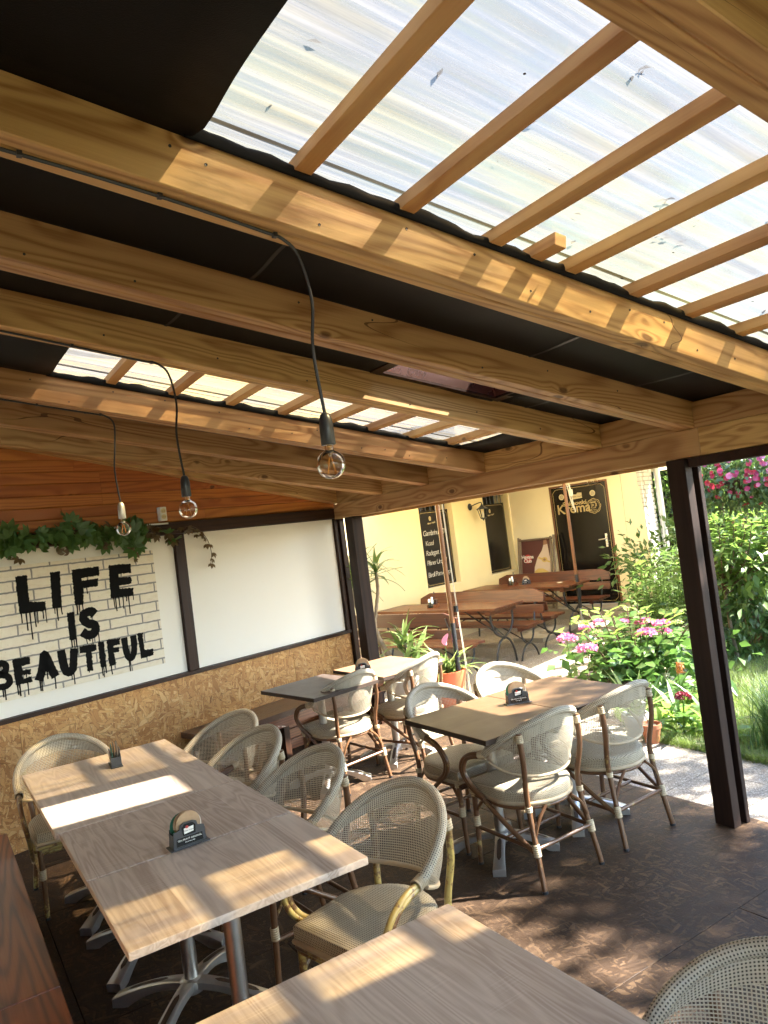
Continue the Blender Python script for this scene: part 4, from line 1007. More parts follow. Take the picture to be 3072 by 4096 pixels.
# ---- pendant lamps -------------------------------------------------
def make_lamp(rx, ry, bx, by, cable_from, label, sockmat):
    L = thing('pendant_lamp', label, 'lamp', (bx, by, 2.0), 0, 'bare bulb pendants on black cables')
    def loc(p): return (p[0] - bx, p[1] - by, p[2] - 2.0)
    z0 = zP(rx) - 0.006
    run = [(x, ry + 0.012 * math.sin(x * 5 + ry), zP(x) - 0.007) for x in np.linspace(cable_from, rx - 0.05, 14)]
    drop = [(rx, ry, z0 - 0.004), (rx + 0.045, ry, z0 - 0.05), (bx + 0.004, by, z0 - 0.18), (bx - 0.012, by, z0 - 0.32), (bx, by, 2.195)]
    obj('cord', MB().tube([loc(p) for p in bez([Vector(p) for p in run + drop], 5)], 0.0048, 7), 'cable_black' if sockmat != 'steel' else 'cable_black', L, smooth=True)
    for x in np.linspace(cable_from + 0.2, rx - 0.02, 5):
        obj('cable_clip', MB().box(-0.006, 0.006, -0.008, 0.008, -0.006, 0.006), 'cable_black', L, loc((x, ry + 0.012 * math.sin(x * 5 + ry), zP(x) - 0.006)))
    obj('lamp_socket', MB().lathe([(0.006, 0.196), (0.013, 0.191), (0.0180, 0.178), (0.0200, 0.162), (0.0210, 0.105), (0.0195, 0.103)], 20), sockmat, L, smooth=True)
    prof = [(0.0125, 0.106), (0.0125, 0.092)]
    for k in range(13):
        a = rad(70) - rad(160) * k / 12; prof.append((0.0410 * math.cos(a) + 0.0004, 0.048 + 0.0410 * math.sin(a)))
    bulb = obj('bulb', MB().lathe(prof, 28, cap=False), 'bulb_glass', L, smooth=True)
    obj('glass_stem', MB().lathe([(0.008, 0.104), (0.006, 0.085), (0.003, 0.070)], 10), 'bulb_glass', bulb, smooth=True)
    for k in range(4):
        a = k * PI / 2 + 0.4
        obj('filament', MB().tube([(0.004 * math.cos(a), 0.004 * math.sin(a), 0.068), (0.016 * math.cos(a), 0.016 * math.sin(a), 0.022)], 0.0011, 5), 'filament', bulb)
    return L
make_lamp(0.935, 1.818, 1.0, 1.815, -0.55, 'bare globe bulb on black cable, nearest and largest of the three', 'black_plastic')
make_lamp(0.945, 3.150, 1.005, 3.150, -0.55, 'bare globe bulb hanging in the middle, left of the wall socket', 'black_plastic')
make_lamp(0.950, 4.262, 0.982, 4.262, -0.55, 'bare globe bulb with grey holder hanging before the creeper leaves', 'zinc')

# ---- power socket and cable duct on the wall ----------------------
s = thing('power_socket', 'white double power socket on the stained planks', 'socket', wpt(-0.135, 2.165, -0.0), WA)
obj('housing', MB().box(-0.032, 0.032, -0.048, -0.001, 0.0, 0.115), 'white_plastic', s, bevel=0.006)
for z in (0.034, 0.082):
    obj('outlet', MB().prism([(0.021 * math.cos(2 * PI * k / 18), z + 0.019 * math.sin(2 * PI * k / 18)) for k in range(18)], -0.0515, -0.0482, 1), 'cream_print', s)
    for dx in (-0.008, 0.008): obj('pin_hole', MB().prism([(dx + 0.003 * math.cos(k * PI / 4), z - 0.002 + 0.003 * math.sin(k * PI / 4)) for k in range(8)], -0.0522, -0.0514, 1), 'black_plastic', s)
d = obj('cable_duct', MB().box(-0.62, -0.10, -0.046, -0.0315, 2.136, 2.1485), 'white_plastic', None, W0, (0, 0, WA)); tag(d, 'thin white cable duct below the power socket', 'cable duct')
# ================================================================== house across the patio (local x = along the window front, y = away)
BO = Vector((9.31, 10.28, 0)); BA = rad(15.8)
BD = Vector((math.cos(BA), math.sin(BA), 0)); BN = Vector((-math.sin(BA), math.cos(BA), 0))
def bpt(s, t, z=0.0): return BO + BD * s + BN * t + Vector((0, 0, z))
house = thing('yellow_house', 'yellow plastered house with barred window niches and a black door', 'house', BO, BA)
H = 4.6
def hb(name, x0, x1, y0, y1, z0, z1, mat, **kw): return obj(name, MB().box(x0, x1, y0, y1, z0, z1), mat, house, **kw)
W1 = (-2.69, -1.80); W2 = (-0.87, -0.055)
m = MB()
for a, b in ((-9.0, W1[0]), (W1[1], W2[0]), (W2[1], -0.001)): m.box(a, b, 0.0, 0.42, -0.05, H)
for a, b in (W1, W2):
    m.box(a + .0001, b - .0001, 0.0005, 0.42, -0.05, 0.858); m.box(a + .0001, b - .0001, 0.0005, 0.42, 2.62, H)
obj('front_wall', m, 'yellow_plaster', house)
# thin weathered base course is part of the plaster; door wing
DT0, DT1, DZ0, DZ1 = -0.88, -1.91, 0.185, 2.245
m = MB()
m.box(0.0, 0.40, -0.85, 0.0, -0.05, H); m.box(0.0, 0.40, -2.33, -1.94, -0.05, H)
m.box(0.0005, 0.40, -1.94, -0.85, 2.275, H); m.box(0.0005, 0.40, -1.94, -0.85, -0.05, 0.17)
obj('wing_wall', m, 'pale_plaster', house)
# ragged plaster edge over exposed bricks at the wing's end
rag = [(-2.33, -0.05)]
z = -0.05
pts = []
while z < H:
    pts.append((-2.452 - 0.05 * math.sin(z * 1.3 + 0.4) - random.uniform(0, 0.03), z)); z += 0.05
poly = [(-2.325, -0.05), (-2.325, H)] + [(a, b) for a, b in reversed(pts)]
obj('plaster_edge', MB().prism(poly, -0.0004, 0.016, 0), 'pale_plaster', house)
obj('brick_core', MB().box(0.022, 0.392, -2.515, -2.331, -0.05, H), 'stone_grey', house)
brick_me = MB().box(-0.122, 0.122, -0.06, 0.06, -0.030, 0.030).mesh('brick')
half_me = MB().box(-0.058, 0.058, -0.06, 0.06, -0.030, 0.030).mesh('brick_half')
for r in range(38):
    zz = 0.02 + r * 0.070
    if zz > 2.62: break
    # door-side face (thin returns) and sunlit end face
    off = 0.06 if r % 2 else 0.0
    obj('brick', half_me, 'white_brick', house, (0.066, -2.462 - random.uniform(0, .006), zz), (0, random.gauss(0, .01), PI / 2 + random.gauss(0, .02)))
    for kx, me in (((0.185, brick_me), (0.352, half_me)) if r % 2 else ((0.165, half_me), (0.312, brick_me))):
        obj('brick', me, 'white_brick', house, (kx, -2.478 - random.uniform(0, .008), zz), (0, random.gauss(0, .008), random.gauss(0, .015)))
# windows behind the bars
for a, b in (W1, W2):
    win = hb('window', a, b, 0.30, 0.34, 0.86, 2.62, 'board_black')
    for k in range(7):
        x = a + (b - a) * (k + 0.5) / 7
        obj('window_bar', MB().tube([(x, 0.115, 1.9), (x, 0.115, 2.60)], 0.009, 6), 'black_iron', win)
    obj('window_bar', MB().box(a, b, 0.105, 0.125, 2.30, 2.315), 'black_iron', win)
    hb('window_sill', a + .002, b - .002, -0.006, 0.30, 0.8585, 0.872, 'pale_plaster')
# door
fr = hb('door_frame', -0.001, 0.03, DT0 + 0.0, DT0 + 0.035, DZ0 - 0.012, DZ1 + 0.03, 'door_frame'); fr.location.x = -0.006
fr = hb('door_frame', -0.001, 0.03, DT1 - 0.035, DT1, DZ0 - 0.012, DZ1 + 0.03, 'door_frame'); fr.location.x = -0.006
fr = hb('door_frame', -0.001, 0.03, DT1, DT0, DZ1, DZ1 + 0.03, 'door_frame'); fr.location.x = -0.006
door = hb('door', 0.0, 0.045, DT1 + 0.002, DT0 - 0.002, DZ0, DZ1 - 0.002, 'door_black', bevel=0.003)
DX = -0.0012
DR = (PI / 2, 0, -PI / 2)      # reads from the patio
def dprism(poly, x0, x1, mat, name): return obj(name, MB().prism([(a, b) for a, b in poly], x0, x1, 0), mat, door)
def ring2(cx, cz, r0, r1, n=32, wav=0.0):
    m = MB()
    for k in range(n):
        a = 2 * PI * k / n; w = 1 + wav * math.cos(8 * a)
        for r in (r0, r1): m.v.append((DX, cx + r * w * math.cos(a), cz + r * w * math.sin(a)))
    for k in range(n): k2 = (k + 1) % n; m.face((2 * k, 2 * k + 1, 2 * k2 + 1, 2 * k2))
    return m
# fine gold line round the door with cut corners
def outline(t0, t1, z0, z1, c, w):
    p = [(t0, z0 + c), (t0 + c, z0), (t1 - c, z0), (t1, z0 + c), (t1, z1 - c), (t1 - c, z1), (t0 + c, z1), (t0, z1 - c), (t0, z0 + c)]
    m = MB()
    for (a, b), (c2, d) in zip(p[:-1], p[1:]):
        L = math.hypot(c2 - a, d - b); nx, nz = -(d - b) / L * w / 2, (c2 - a) / L * w / 2; q = len(m.v)
        m.v += [(DX, a + nx, b + nz), (DX, a - nx, b - nz), (DX, c2 - nx, d - nz), (DX, c2 + nx, d + nz)]; m.face((q, q + 1, q + 2, q + 3))
    return m
obj('gold_line', outline(DT1 + 0.03, DT0 - 0.03, DZ0 + 0.04, DZ1 - 0.035, 0.06, 0.007), 'gold_print', door)
text_mesh('Kréma', 0.235, 'gold_print', 'lettering', door, (DX, -0.955, 1.775), DR, 0.0008, 0, 'LEFT', 1.0, 0.004)
text_mesh('Smíchovská', 0.105, 'gold_print', 'lettering', door, (DX, -1.08, 1.905), DR, 0.0008, 0, 'LEFT', 0.93, 0.002)
obj('emblem', ring2(-1.655, 1.85, 0.118, 0.128, 48, 0.045), 'gold_print', door); obj('emblem', ring2(-1.655, 1.85, 0.098, 0.104, 40), 'gold_print', door)
# beer-mug emblem
mg = MB()
def bar(a, b, c, d):
    q = len(mg.v); mg.v += [(DX, a, c), (DX, b, c), (DX, b, d), (DX, a, d)]; mg.face((q, q + 1, q + 2, q + 3))
bar(-1.615, -1.607, 1.815, 1.905); bar(-1.690, -1.682, 1.815, 1.905); bar(-1.690, -1.607, 1.812, 1.820); bar(-1.698, -1.600, 1.905, 1.925); bar(-1.70, -1.690, 1.84, 1.848); bar(-1.712, -1.70, 1.84, 1.89); bar(-1.70, -1.690, 1.882, 1.89)
obj('emblem', mg, 'gold_print', door)
text_mesh('R', 0.075, 'gold_print', 'lettering', door, (DX, -1.622, 1.838), DR, 0.0006, 0, 'LEFT')
text_mesh('Kréma', 0.040, 'gold_print', 'lettering', door, (DX, -1.655, 1.772), DR, 0.0006, 0, 'CENTER')
for t in (-1.075, -1.662):
    v = obj('vent_disc', MB().prism([(t + 0.050 * math.cos(2 * PI * k / 24), 2.071 + 0.050 * math.sin(2 * PI * k / 24)) for k in range(24)], -0.010, -0.0006, 0), 'cream_print', door)
    for k in range(-2, 3): obj('vent_slot', MB().box(-0.0112, -0.0101, t - 0.034 + abs(k) * .004, t + 0.034 - abs(k) * .004, 2.071 + k * 0.013 - 0.0022, 2.071 + k * 0.013 + 0.0022), 'black_plastic', v)
obj('sticker', MB().prism([(-1.46, 2.015), (-1.275, 2.005), (-1.27, 2.095), (-1.36, 2.085), (-1.38, 2.115), (-1.46, 2.105)], -0.0018, -0.0006, 0), 'cream_print', door)
text_mesh('Pilsner Urquell', 0.030, 'black_paint', 'lettering', door, (-0.0022, -1.28, 2.04), DR, 0.0003, 0.2, 'LEFT')
hp = obj('handle_plate', MB().box(-0.010, -0.0006, -1.826, -1.786, 1.135, 1.365), 'steel', door, bevel=0.003)
obj('door_handle', MB().tube(bez([(-0.010, -1.806, 1.275), (-0.045, -1.806, 1.275), (-0.050, -1.79, 1.275), (-0.050, -1.685, 1.268)], 5), 0.0095, 8), 'steel', hp, smooth=True)
obj('keyhole', MB().box(-0.0112, -0.0101, -1.809, -1.803, 1.165, 1.188), 'black_plastic', hp)
obj('downpipe', MB().tube([(0.46, -2.62, -0.05), (0.46, -2.62, 4.5)], 0.050, 14), 'zinc', house, smooth=True)
for z in (1.2, 2.9): obj('pipe_clamp', MB().tube([(0.46, -2.62, z), (0.46, -2.62, z + 0.03)], 0.056, 14), 'zinc', house)
# eaves and roof above the picture
obj('roof', MB().box(-9.2, 0.6, -0.35, 5.0, H, H + 0.15).box(-0.35, 0.62, -2.75, -0.36, H + .01, H + 0.14), 'terracotta', house)
o = obj('wall_crack', MB().ribbon([(-2.188, 2.4), (-2.183, 2.0), (-2.178, 1.6), (-2.168, 1.09)], [0.006, 0.005, 0.004, 0.001]), 'grey_wood', house, (-0.0012, 0, 0), (0, 0, 0))
for v in o.data.vertices: v.co = Vector((0.0, v.co.x, v.co.z))

st = obj('door_step', MB().box(-0.42, -0.002, -2.42, -0.10, -0.05, 0.165), 'stone_grey', None, BO, (0, 0, BA), bevel=0.012); tag(st, 'stone step in front of the black door', 'step')

# chalk menu board and blank board in the window niches
def niche_board(a, b, z0, z1, mat, label):
    t = thing('menu_board', label, 'board', BO, BA)
    obj('panel', MB().box(a, b, 0.10, 0.125, z0, z1), mat, t, bevel=0.002)
    c = 0.045; w = 0.006; y = 0.0985
    p = [(a + .03, z0 + .03 + c), (a + .03 + c, z0 + .03), (b - .03 - c, z0 + .03), (b - .03, z0 + .03 + c), (b - .03, z1 - .03 - c), (b - .03 - c, z1 - .03), (a + .03 + c, z1 - .03), (a + .03, z1 - .03 - c), (a + .03, z0 + .03 + c)]
    m = MB()
    for q, r in zip(p[:-1], p[1:]): m.ribbon([q, r], w, y)
    obj('gold_line', m, 'gold_print', t)
    cx = a + 0.30
    for ring, mt, yy in ((0.030, 'cream_print', 0.0982), (0.022, 'gold_print', 0.0978)):
        obj('emblem', MB().prism([(cx + ring * math.cos(k * PI / 10), z1 - 0.13 + ring * 1.25 * math.sin(k * PI / 10)) for k in range(20)], yy, 0.0995, 1), mt, t)
    text_mesh('Pilsner Urquell', 0.042, 'cream_print', 'lettering', t, (cx - 0.08, 0.0985, z1 - 0.225), (PI / 2, -0.10, 0), 0.0005, 0.2, 'LEFT', 0.85)
    return t
mb1 = niche_board(-2.60, -1.80, 0.875, 2.11, 'chalkboard', 'chalkboard with hand-written beer list in the left window niche')
for txt, z, sz, x in (('Gambrinus 10°', 1.705, 0.125, -2.535), ('Kozel', 1.545, 0.115, -2.50), ('Radegast 12°', 1.385, 0.12, -2.515), ('Pilsner Urquell', 1.228, 0.115, -2.52), ('Birell Pom-Grep', 1.035, 0.115, -2.53)):
    x0 = x
    for wd in [txt]:
        text_mesh(wd, sz, 'chalk', 'chalk_writing', mb1, (x0, 0.098, z), (PI / 2, -0.012, 0), 0.0004, 0.16, 'LEFT', 0.80, -0.0012)
niche_board(-0.84, -0.06, 0.885, 2.125, 'board_black', 'glossy empty black board in the right window niche')

# wall lantern
ln = thing('wall_lantern', 'black wall lantern with clear panes between the niches', 'lantern', bpt(-1.16, 0, 0), BA)
obj('wall_mount', MB().lathe([(0.05, 0.0), (0.062, 0.006), (0.055, 0.018), (0.02, 0.024)], 16), 'black_iron', ln, (-0.13, -0.001, 2.10), (PI / 2, 0, 0), smooth=True)
obj('arm', MB().tube(bez([(-0.13, -0.02, 2.10), (-0.10, -0.09, 2.13), (-0.03, -0.16, 2.155), (0, -0.17, 2.14), (0, -0.17, 2.115)], 5), 0.009, 7), 'black_iron', ln, smooth=True)
obj('cap', MB().lathe([(0.012, 2.125), (0.018, 2.11), (0.055, 2.075), (0.100, 2.045), (0.102, 2.036)], 6, (0, -0.17, 0)), 'black_iron', ln)
gl = obj('glass_body', MB().lathe([(0.082, 2.036), (0.045, 1.885)], 6, (0, -0.17, 0)), 'clear_glass', ln)
for k in range(6):
    a = 2 * PI * k / 6
    obj('frame_bar', MB().tube([(0.083 * math.cos(a), -0.17 + 0.083 * math.sin(a), 2.036), (0.046 * math.cos(a), -0.17 + 0.046 * math.sin(a), 1.885)], 0.005, 5), 'black_iron', ln)
obj('base_cup', MB().lathe([(0.050, 1.890), (0.052, 1.878), (0.030, 1.866), (0.012, 1.856), (0.014, 1.846), (0.003, 1.838)], 12, (0, -0.17, 0)), 'black_iron', ln, smooth=True)
obj('candle_bulb', MB().lathe([(0.012, 1.888), (0.014, 1.93), (0.018, 1.95), (0.004, 1.995)], 10, (0, -0.17, 0)), 'white_plastic', ln, smooth=True)

# folded deck chair with printed cloth, leaning on the wing wall
dk = thing('deck_chair', 'folded wooden deck chair with printed rum bottle cloth leaning on the wall', 'deck chair', bpt(0, 0, 0), BA)
TL = 0.12
def lean(z): return -0.36 + 0.22 * z / 1.43
for t, dz in ((-0.19, 0.02), (-0.225, 0.0), (-0.84, 0.0), (-0.905, 0.02)):
    obj('frame_bar', MB().tube([(lean(0.17) - .02, t + 0.01, 0.17), (lean(1.44) - .02, t, 1.42 + dz)], 0.020, 8), 'grey_wood', dk, smooth=True)
for z in (1.385, 0.26): obj('frame_bar', MB().tube([(lean(z) - .02, -0.20, z), (lean(z) - .02, -0.87, z)], 0.019, 8), 'grey_wood', dk, smooth=True)
obj('frame_bar', MB().tube([(lean(0.9) - .05, -0.915, 0.92), (lean(0.2) - .09, -0.93, 0.17)], 0.018, 8), 'grey_wood', dk, smooth=True)
def cloth(poly, off, mat, name='printed_cloth'):
    m = MB(); m.v = [(lean(z) - off, t, z) for t, z in poly]; m.face(range(len(poly))); return obj(name, m, mat, dk, solid=0.0006)
cloth([(-0.235, 1.375), (-0.825, 1.375), (-0.825, 0.28), (-0.235, 0.28)], 0.010, 'poster_maroon')
cloth([(-0.700, 1.365), (-0.755, 1.365), (-0.775, 1.26), (-0.800, 1.10), (-0.822, 0.95), (-0.822, 0.40), (-0.47, 0.40), (-0.475, 0.72), (-0.495, 0.90), (-0.56, 1.06), (-0.655, 1.18), (-0.690, 1.27)], 0.0125, 'poster_cream', 'bottle_print')
cloth([(-0.698, 1.365), (-0.757, 1.365), (-0.768, 1.285), (-0.690, 1.275)], 0.0145, 'poster_brown', 'bottle_print')
cloth([(-0.585, 1.075), (-0.81, 0.985), (-0.81, 0.955), (-0.575, 1.045)], 0.0145, 'poster_gold', 'bottle_print')
cloth([(-0.702 + 0.058 * math.cos(k * PI / 10), 1.018 + 0.045 * math.sin(k * PI / 10)) for k in range(20)], 0.0165, 'poster_gold', 'bottle_print')
cloth([(-0.702 + 0.026 * math.cos(k * PI / 10), 1.018 + 0.022 * math.sin(k * PI / 10)) for k in range(20)], 0.0185, 'poster_brown', 'bottle_print')
cloth([(-0.50, 0.83), (-0.56, 0.87), (-0.66, 0.865), (-0.76, 0.815), (-0.80, 0.77), (-0.80, 0.45), (-0.48, 0.45), (-0.48, 0.78)], 0.0145, 'poster_gold', 'bottle_print')
cloth([(-0.362 + 0.078 * math.cos(k * PI / 14), 1.050 + 0.078 * math.sin(k * PI / 14)) for k in range(28)], 0.0125, 'red_print', 'logo_print')
LR = (PI / 2 , 0, -PI / 2)
text_mesh('Havana', 0.088, 'white_paint', 'lettering', dk, (lean(1.06) - 0.019, -0.362, 1.058), LR, 0.0005, 0, 'CENTER', 0.95, 0.0015)
text_mesh('Club', 0.088, 'white_paint', 'lettering', dk, (lean(1.0) - 0.019, -0.362, 0.988), LR, 0.0005, 0, 'CENTER', 0.95, 0.0015)

# ---- beer-garden tables and benches (long axis along the door wing) ----
def garden_table(s0, s1, t0, t1, label):
    t = thing('garden_table', label, 'table', bpt((s0 + s1) / 2, (t0 + t1) / 2, -0.012), BA, 'beer garden tables')
    w = s1 - s0; L = t1 - t0; nb = 6
    for k in range(nb):
        a = -w / 2 + w * k / nb; obj('slat', MB().box(a + 0.003, a + w / nb - 0.003, -L / 2, L / 2, 0.728, 0.762), 'garden_slat', t, bevel=0.004)
    for y in (-L / 2 + 0.14, L / 2 - 0.14):
        obj('cross_batten', MB().box(-w / 2 + 0.03, w / 2 - 0.03, y - 0.035, y + 0.035, 0.665, 0.727), 'garden_slat', t, bevel=0.003)
        for sx in (-1, 1):
            up = bez([(sx * 0.25, y, 0.664), (sx * 0.245, y, 0.55), (sx * 0.17, y, 0.42), (0.012 * sx, y, 0.345)], 6)
            dn = bez([(0.012 * sx, y, 0.345), (sx * 0.12, y, 0.29), (sx * 0.20, y, 0.16), (sx * 0.225, y, 0.0)], 6)
            obj('leg', MB().tube(up + dn[1:], 0.0145, 8), 'black_iron', t, smooth=True)
        obj('leg_clamp', MB().box(-0.03, 0.03, y - 0.022, y + 0.022, 0.325, 0.365), 'black_iron', t, bevel=0.006)
        sg = 1 if y < 0 else -1
        for sx in (-1, 1): obj('diagonal_stay', MB().tube([(sx * 0.02, y, 0.35), (sx * 0.12, y + sg * 0.52, 0.72)], 0.010, 6), 'black_iron', t)
    return t
def garden_bench(sc, t0, t1, side, label, slat='garden_slat'):
    """side=+1: backrest on the +x side"""
    b = thing('garden_bench', label, 'bench', bpt(sc, (t0 + t1) / 2, -0.012), BA, 'beer garden benches')
    L = t1 - t0
    for k in range(3):
        a = -0.20 + 0.135 * k; obj('seat_slat', MB().box(side * 0 + a + 0.003, a + 0.132, -L / 2, L / 2, 0.425, 0.457), 'garden_slat', b, bevel=0.004)
    # backrest boards, upper one with clipped corners, leaning outward
    def bx(z): return side * (0.205 + (z - 0.45) * 0.22)
    for z0, z1, cut in ((0.545, 0.66, 0.0), (0.69, 0.86, 0.16)):
        m = MB(); o = [(-L / 2, z0), (L / 2, z0), (L / 2, z1 - (0.06 if cut else 0)), (L / 2 - cut, z1), (-L / 2 + cut, z1), (-L / 2, z1 - (0.06 if cut else 0))]
        if not cut: o = [(-L / 2, z0), (L / 2, z0), (L / 2, z1), (-L / 2, z1)]
        n = len(o); th = side * 0.030
        m.v = [(bx(z), y, z) for y, z in o] + [(bx(z) + th, y, z) for y, z in o]
        m.face(range(n)); m.face([2 * n - 1 - i for i in range(n)])
        for i in range(n): j = (i + 1) % n; m.face((i, n + i, n + j, j))
        obj('back_board', m, slat, b, bevel=0.004)
    for y in (-L / 2 + 0.14, L / 2 - 0.14):
        obj('cross_batten', MB().box(-0.185, 0.185, y - 0.03, y + 0.03, 0.375, 0.424), 'garden_slat', b, bevel=0.003)
        for sx in (-1, 1):
            up = bez([(sx * 0.155, y, 0.374), (sx * 0.14, y, 0.29), (sx * 0.08, y, 0.22), (0.010 * sx, y, 0.195)], 5)
            dn = bez([(0.010 * sx, y, 0.195), (sx * 0.09, y, 0.165), (sx * 0.17, y, 0.09), (sx * 0.215, y, 0.0)], 5)
            obj('leg', MB().tube(up + dn[1:], 0.0125, 7), 'black_iron', b, smooth=True)
        obj('leg_clamp', MB().box(-0.024, 0.024, y - 0.018, y + 0.018, 0.18, 0.21), 'black_iron', b, bevel=0.005)
        obj('back_stay', MB().tube([(side * 0.14, y, 0.30), (side * 0.19, y, 0.42), (bx(0.80) + side * 0.038, y, 0.80)], 0.0125, 7), 'black_iron', b)
        sg = 1 if y < 0 else -1
        obj('diagonal_stay', MB().tube([(0.0, y, 0.20), (0.0, y + sg * 0.42, 0.42)], 0.009, 6), 'black_iron', b)
    return b
garden_table(-4.20, -3.52, -2.22, -0.18, 'lacquered slat table on iron legs, nearer of the two on the patio')
garden_table(-2.10, -1.42, -2.12, -0.22, 'lacquered slat table by the black door, pierced by a parasol pole')
garden_bench(-4.80, -2.30, -0.20, -1, 'dark slat bench with its back to the terrace, nearest the yucca', 'garden_slat_dark')
garden_bench(-3.46, -2.32, -0.22, 1, 'slat bench behind the nearer patio table, facing the terrace')
garden_bench(-2.74, -2.25, -0.15, -1, 'slat bench between the two patio tables, facing the door')
garden_bench(-1.14, -2.18, -0.12, 1, 'slat bench in front of the black door')

def condiments(loc, label):
    c = thing('condiment_caddy', label, 'caddy', loc, rad(25))
    obj('tray', MB().box(-0.09, 0.09, -0.05, 0.05, 0.0, 0.008).box(-0.09, 0.09, -0.05, -0.046, 0.008, 0.05).box(-0.09, 0.09, 0.046, 0.05, 0.008, 0.05), 'bench_red', c)
    obj('menu_block', MB().box(0.015, 0.08, -0.035, 0.035, 0.008, 0.11), 'barrel_wood', c, bevel=0.01)
    obj('handle', MB().tube(bez([(0.05, 0, 0.11), (0.05, 0, 0.16), (0.04, 0, 0.19), (0.055, 0, 0.21), (0.065, 0, 0.185)], 4), 0.004, 6), 'black_iron', c)
    for x, y, h in ((-0.065, 0.02, 0.10), (-0.065, -0.025, 0.085), (-0.02, 0.0, 0.12)):
        b = obj('bottle', MB().lathe([(0.020, 0.008), (0.022, 0.015), (0.022, h * 0.75), (0.012, h)], 12, (x, y, 0)), 'glass_bottle', c, smooth=True)
        obj('cap', MB().lathe([(0.018, h * 0.80), (0.018, h + 0.02), (0.010, h + 0.03)], 12, (x, y, 0)), 'steel', b, smooth=True)
    return c
condiments((5.80, 8.17, 0.7505), 'condiment caddy with bottles on the nearer patio table')
condiments(tuple(bpt(-1.72, -0.95, 0.7505)), 'condiment caddy with bottles on the patio table by the door')
h2 = copy_tree(ho, tuple(bpt(-1.62, -1.13, 0.7505)), rad(-55), 'coaster holder beside the bottles on the far patio table')
cd = obj('menu_card', MB().box(-0.06, 0.06, -0.035, 0.035, 0.0, 0.002), 'coaster_white', None, bpt(-1.62, -1.72, 0.7505), (0, 0, rad(60))); tag(cd, 'small white card on the end of the far patio table', 'card')

# ---- parasols ------------------------------------------------------
def parasol(x, y, rz, label, half=2.0, z0=2.42, z1=2.95):
    p = thing('parasol', label, 'parasol', (x, y, -0.012), rz, 'square parasols over the patio')
    obj('pole', MB().tube([(0, 0, 0.86), (0, 0, z1 - 0.05)], 0.024, 14), 'pole_wood', p, smooth=True)
    obj('lower_pole', MB().tube([(0, 0, 0.36), (0, 0, 0.875)], 0.0262, 14), 'black_iron', p, smooth=True)
    obj('base_tube', MB().tube([(0, 0, 0.0), (0, 0, 0.37)], 0.030, 14), 'steel', p, smooth=True)
    m = MB(); m.v = [(0, 0, z1)]
    K = 10
    ring = []
    for k in range(4 * K):
        s = k // K; f = (k % K) / K; c = [(-1, -1), (1, -1), (1, 1), (-1, 1)]
        a, b = c[s], c[(s + 1) % 4]
        ring.append(((a[0] + (b[0] - a[0]) * f) * half, (a[1] + (b[1] - a[1]) * f) * half, z0 + 0.05 * math.sin(f * PI)))
    n = len(ring); m.v += [tuple(Vector(r).lerp(Vector((0, 0, z1)), 0.5) + Vector((0, 0, -0.03))) for r in ring] + ring + [(r[0], r[1], r[2] - 0.16) for r in ring]
    for k in range(n):
        k2 = (k + 1) % n; m.face((0, 1 + k, 1 + k2)); m.face((1 + k, 1 + n + k, 1 + n + k2, 1 + k2)); m.face((1 + n + k, 1 + 2 * n + k, 1 + 2 * n + k2, 1 + n + k2))
    g = MAT['canvas_cloth']
    obj('canopy', m, 'canvas_cloth', p, smooth=True)
    for cx, cy in ((-1, -1), (1, -1), (1, 1), (-1, 1), (0, -1), (1, 0), (0, 1), (-1, 0)):
        obj('rib', MB().tube([(0, 0, z1 - 0.06), (cx * half * 0.97, cy * half * 0.97, z0 - 0.02)], 0.011, 6), 'pole_wood', p)
    return p
g = G('canvas_cloth'); v = g.coords(); n = g.noise(v, 3, 4)
cc = g.mix(n, (0.72, 0.64, 0.46), (0.80, 0.72, 0.54))
MAT['canvas_cloth'] = g.done(g.n('MixShader', {0: 0.34, 1: g.bsdf(cc, 0.85), 2: g.n('BsdfTranslucent', {'Color': (0.82, 0.70, 0.46, 1)}).outputs[0]}).outputs[0])
p1 = parasol(4.42, 5.94, BA, 'brown parasol pole with hanging cord beside the yucca', 1.15, 2.66, 3.0)
p2p = bpt(-1.66, -2.03)
p2 = parasol(p2p.x, p2p.y, BA, 'brown parasol pole standing through the table by the door', 2.1)
for dx, zb, sw in ((0.030, 0.10, 0.045), (0.042, 0.02, 0.06)):
    obj('pull_cord', MB().tube(bez([(dx * .5, -0.03, 2.6), (dx, -0.035, 2.0), (dx + 0.01, -0.04, 1.2), (dx + sw, -0.05, zb)], 8), 0.0030, 6), 'cable_white', p1, smooth=True)
obj('cord_cleat', MB().box(0.02, 0.06, -0.05, -0.02, 0.98, 1.04), 'black_iron', p1)
for k in range(3):
    a = 0.03 + 0.012 * k
    obj('cable_loop', MB().tube(bez([(0.01, -0.03, 2.4), (a, -0.06, 2.2), (0.05 + a, -0.065, 1.95 - 0.06 * k), (0.09 + 0.02 * k, -0.06, 1.86), (0.04, -0.05, 2.0 + 0.03 * k), (0.0, -0.03, 2.35)], 8), 0.0055, 6), 'cable_white', p2, smooth=True)
obj('power_adapter', MB().box(0.02, 0.085, -0.085, -0.04, 2.05, 2.15), 'cable_white', p2, bevel=0.006)
